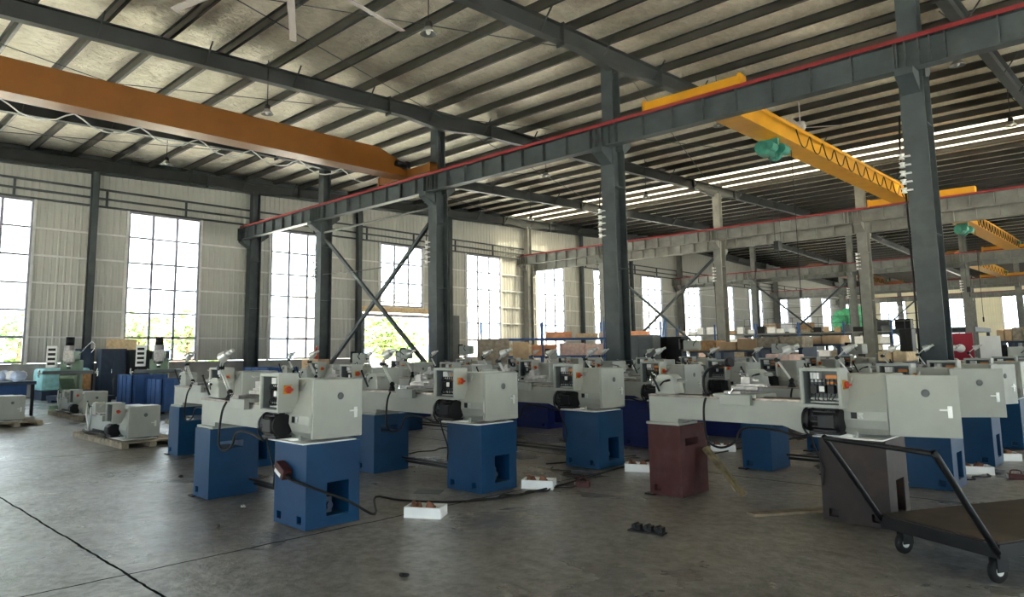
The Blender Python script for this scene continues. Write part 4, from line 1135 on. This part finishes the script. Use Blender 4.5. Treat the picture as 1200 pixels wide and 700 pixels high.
# mezzanine with green bags
mz = thing('mezzanine', 'dark steel mezzanine platform with railing far back under the crane runways', 'mezzanine', (-25.5, 55.0, 0), 0)
zf = 2.75
part('deck', MB().box(0, 15.5, 0, 5, zf-.3, zf), STEEL, mz)
for i in range(6):
    for q in (.2, 4.8): part('post', MB().box(i*3.05+.1-.09, i*3.05+.1+.09, q-.09, q+.09, 0, zf-.3), STEEL, mz)
m = MB()
for i in range(17): m.cyl((i*.95+.05,.05,zf), (i*.95+.05,.05,zf+1.05), .022, 6)
for z in (.55, 1.05): m.bar((0,.05,zf+z), (15.5,.05,zf+z), .04)
part('railing', m, STEELL, mz)
rg = random.Random(2)
for k, (u, v, r) in enumerate(((985, 384, .62), (995, 384, .72), (1008, 384, .72), (1018, 385, .62))):
    p = atY(u, 386, 56.3+1.5*(k % 2)); m = MB(); m.blob((0,0,r*1.22), r, (.9,.85,1.2), .08, 14, rg)
    m.lathe([(r*.5,r*.0),(r*.8,r*.05),(r*.84,r*.5)], n=14)
    solo('bulk_bag', m, GREENB, 'green bulk bag on the mezzanine, %s from the left' % ORD8[k].replace('nearest', 'first'), 'bag', (p.x, p.y, zf), 0, 'green bulk bags')
for k, (u, lab) in enumerate(((905, 'leftmost'), (925, 'second'), (945, 'third'), (1035, 'right of the green bags'), (1060, 'near the tall column'))):
    p = atY(u, 386, 57.5)
    solo('machine_crate', MB().box(-.5,.5,-.4,.4,0,.75).box(-.52,.52,-.42,.42,.3,.36), (CARD, WHITEB, WOOD, CABG, BLACK)[k], 'crate standing on the mezzanine deck, '+lab, 'crate', (p.x, p.y, zf), 0, 'crates on the mezzanine', .01)
# red sign board
a = atY(1106, 419, 20.0)
t = thing('red_sign_board', 'red board with a white mark standing behind the right hand lathes', 'sign', (a.x, 20.0, 0), 0)
part('panel', MB().box(0, .62, 0, .04, .9, 1.78), SIGNRED, t, .004); part('white_mark', MB().lathe([(.001,0),(.10,.0),(.10,.004),(.001,.004)], (.36,-.006,1.42), 'y', 14).box(.12,.36,-.004,0,1.36,1.42), PLASTICW, t)
for x in (.08, .5): part('leg', MB().box(x, x+.05, 0, .04, 0, .9), BLACK, t)
solo('paper_notice', MB().box(-.2,.2,-.01,.01,.95,1.7).box(-.02,.02,0,.02,0,.95), PLASTICW, 'white notice board right of the red board', 'notice', (a.x+.95, 20.0, 0), 0)

# ------------------------------------------------------------------ outside
g = MB().box(-160, 90, -120, 220, -.4, -.22); struct('yard_floor', g, GROUND)
rt = random.Random(9)
def tree(x, y, h, r, lab, lm, n=420):
    t = thing('tree', lab, 'tree', (x, y, -.22), 0, 'trees outside')
    tr = MB().tube([(0,0,0),(.05,.05,h*.3),(0,.1,h*.6)], .14, 8)
    for k in range(5):
        a = k*1.26; tr.tube([(0,.05,h*.35+k*.1),(r*.35*math.cos(a),r*.35*math.sin(a),h*.6),(r*.6*math.cos(a),r*.6*math.sin(a),h*.75)], .05, 6)
    part('trunk', tr, BARK, t)
    m = MB()
    for k in range(n):
        u = rt.uniform(-1, 1); a = rt.uniform(0, 2*PI); q = rt.random()**.4
        c = Vector((r*q*math.sqrt(1-u*u)*math.cos(a), r*q*math.sqrt(1-u*u)*math.sin(a), h*.64+h*.36*q*u))
        s = rt.uniform(.12, .3); M = Matrix.Translation(c) @ Matrix.Rotation(rt.uniform(0,6), 4, 'Z') @ Matrix.Rotation(rt.uniform(-1.2,1.2), 4, 'X')
        m.poly([M @ Vector(p) for p in ((-s,0,0),(0,-s*.5,.04),(s,0,0),(0,s*.5,.04))])
    part('foliage', m, lm, t)
TR = [(-44, 6.5, 4.6, 'leafy tree seen low through the leftmost window'), (-46, 9.5, 4.2, 'leafy tree outside right part of the leftmost window'), (-45, 15.5, 4.8, 'leafy tree low in the second tall window, left'), (-46, 18.8, 4.6, 'leafy tree low in the second tall window, right'),
      (-40, 30.0, 4.4, 'bright leafy tree filling the open doorway'), (-42, 33.5, 3.6, 'leafy bush right in the open doorway'), (-48, 2.0, 5, 'leafy tree outside beyond the left edge')]
for i, (x, y, h, lab) in enumerate(TR): tree(x, y, h, 1.55 if i != 4 else 2.0, lab, LEAF if i % 2 else LEAF2, 420 if i != 4 else 900)
for k, (y, x) in enumerate(((12.5, -41), (16.8, -42), (31.0, -38))):
    m = MB(); rr = random.Random(40+k)
    for i in range(260):
        c = Vector((rr.uniform(-.6,.6), rr.uniform(-2.2,2.2), rr.uniform(.1,1.6))); s = rr.uniform(.1,.22)
        M = Matrix.Translation(c) @ Matrix.Rotation(rr.uniform(0,6), 4, 'Z') @ Matrix.Rotation(rr.uniform(-1.2,1.2), 4, 'X')
        m.poly([M @ Vector(p) for p in ((-s,0,0),(0,-s*.5,.04),(s,0,0),(0,s*.5,.04))])
    solo('hedge', m, LEAF2, ('low hedge outside the second window', 'low hedge outside right of the second window', 'low hedge outside the open doorway')[k], 'hedge', (x, y, -.22), 0, 'hedges outside')
def building(x, y, w, d, h, mt, lab):
    t = thing('building', lab, 'building', (x, y, -.22), 0, 'buildings outside')
    part('wall', MB().box(0, d, 0, w, 0, h), mt, t); part('roof', MB().box(-.3, d+.3, -.3, w+.3, h, h+.4), BUILD, t)
    n = int(w/3.2)
    for i in range(n):
        for z in (1.0, 4.2):
            if z+1.6 < h: part('window', MB().box(d, d+.05, i*w/n+.7, i*w/n+2.3, z, z+1.6), BUILDB, t)
building(-78, 45, 26, 12, 8.5, BUILD, 'pale building outside the third window and doorway')
building(-80, 76, 36, 12, 9, BUILD, 'pale building with blue windows outside the middle windows')
building(-76, 24, 8, 8, 4, BUILDO, 'low orange building outside left of the doorway')
building(-85, 118, 40, 12, 9, BUILD, 'pale building outside the far windows')
solo('light_pole', MB().cyl((0,0,0), (0,0,7.6), .08, 10).box(-.06,.06,-1.0,1.0,7.55,7.65), TRIMW, 'pale light pole outside the second tall window', 'light pole', (-52, 19.4, -.22), 0)

# ------------------------------------------------------------------ light
wd = bpy.data.worlds.new('sky'); S.world = wd; wd.use_nodes = True
nt = wd.node_tree; bg = nt.nodes['Background']
tc = nt.nodes.new('ShaderNodeTexCoord'); sp = nt.nodes.new('ShaderNodeSeparateXYZ'); nt.links.new(tc.outputs['Generated'], sp.inputs[0])
rp = nt.nodes.new('ShaderNodeValToRGB'); rp.color_ramp.elements[0].position = .0; rp.color_ramp.elements[0].color = (.88, .95, 1.0, 1)
rp.color_ramp.elements[1].position = .9; rp.color_ramp.elements[1].color = (.80, .90, 1.0, 1)
nt.links.new(sp.outputs['Z'], rp.inputs['Fac']); nt.links.new(rp.outputs['Color'], bg.inputs['Color'])
bg.inputs['Strength'].default_value = 5.0
sun = bpy.data.lights.new('sun', 'SUN'); sun.energy = 92.0; sun.angle = .2; sun.color = (1, .95, .86)
so = bpy.data.objects.new('sun', sun); COL.objects.link(so); so.rotation_euler = (-.15, .45, 0)

# ------------------------------------------------------------------ camera
cd = bpy.data.cameras.new('camera'); cam = bpy.data.objects.new('camera', cd); COL.objects.link(cam)
cd.sensor_fit = 'HORIZONTAL'; cd.sensor_width = 36; cd.lens = FPX/1200*36
cd.shift_x = (600-PPX)/1200; cd.shift_y = -(350-PPY)/1200
cd.clip_end = 600; cd.clip_start = .05
right = Vector((RX[0], RY[0], RZ[0])); up = -Vector((RX[1], RY[1], RZ[1])); back = -Vector((RX[2], RY[2], RZ[2]))
cam.matrix_world = Matrix(((right.x,up.x,back.x,0),(right.y,up.y,back.y,0),(right.z,up.z,back.z,H),(0,0,0,1)))
S.camera = cam
vs = S.view_settings
S.display_settings.display_device = 'sRGB'
vs.view_transform = 'Standard'; vs.look = 'None'; vs.gamma = 1; vs.use_curve_mapping = False; vs.exposure = 0.8
S.cycles.max_bounces = 10; S.cycles.diffuse_bounces = 6; S.cycles.glossy_bounces = 4; S.cycles.transparent_max_bounces = 12
S.cycles.use_denoising = True
S.cycles.sample_clamp_indirect = 8
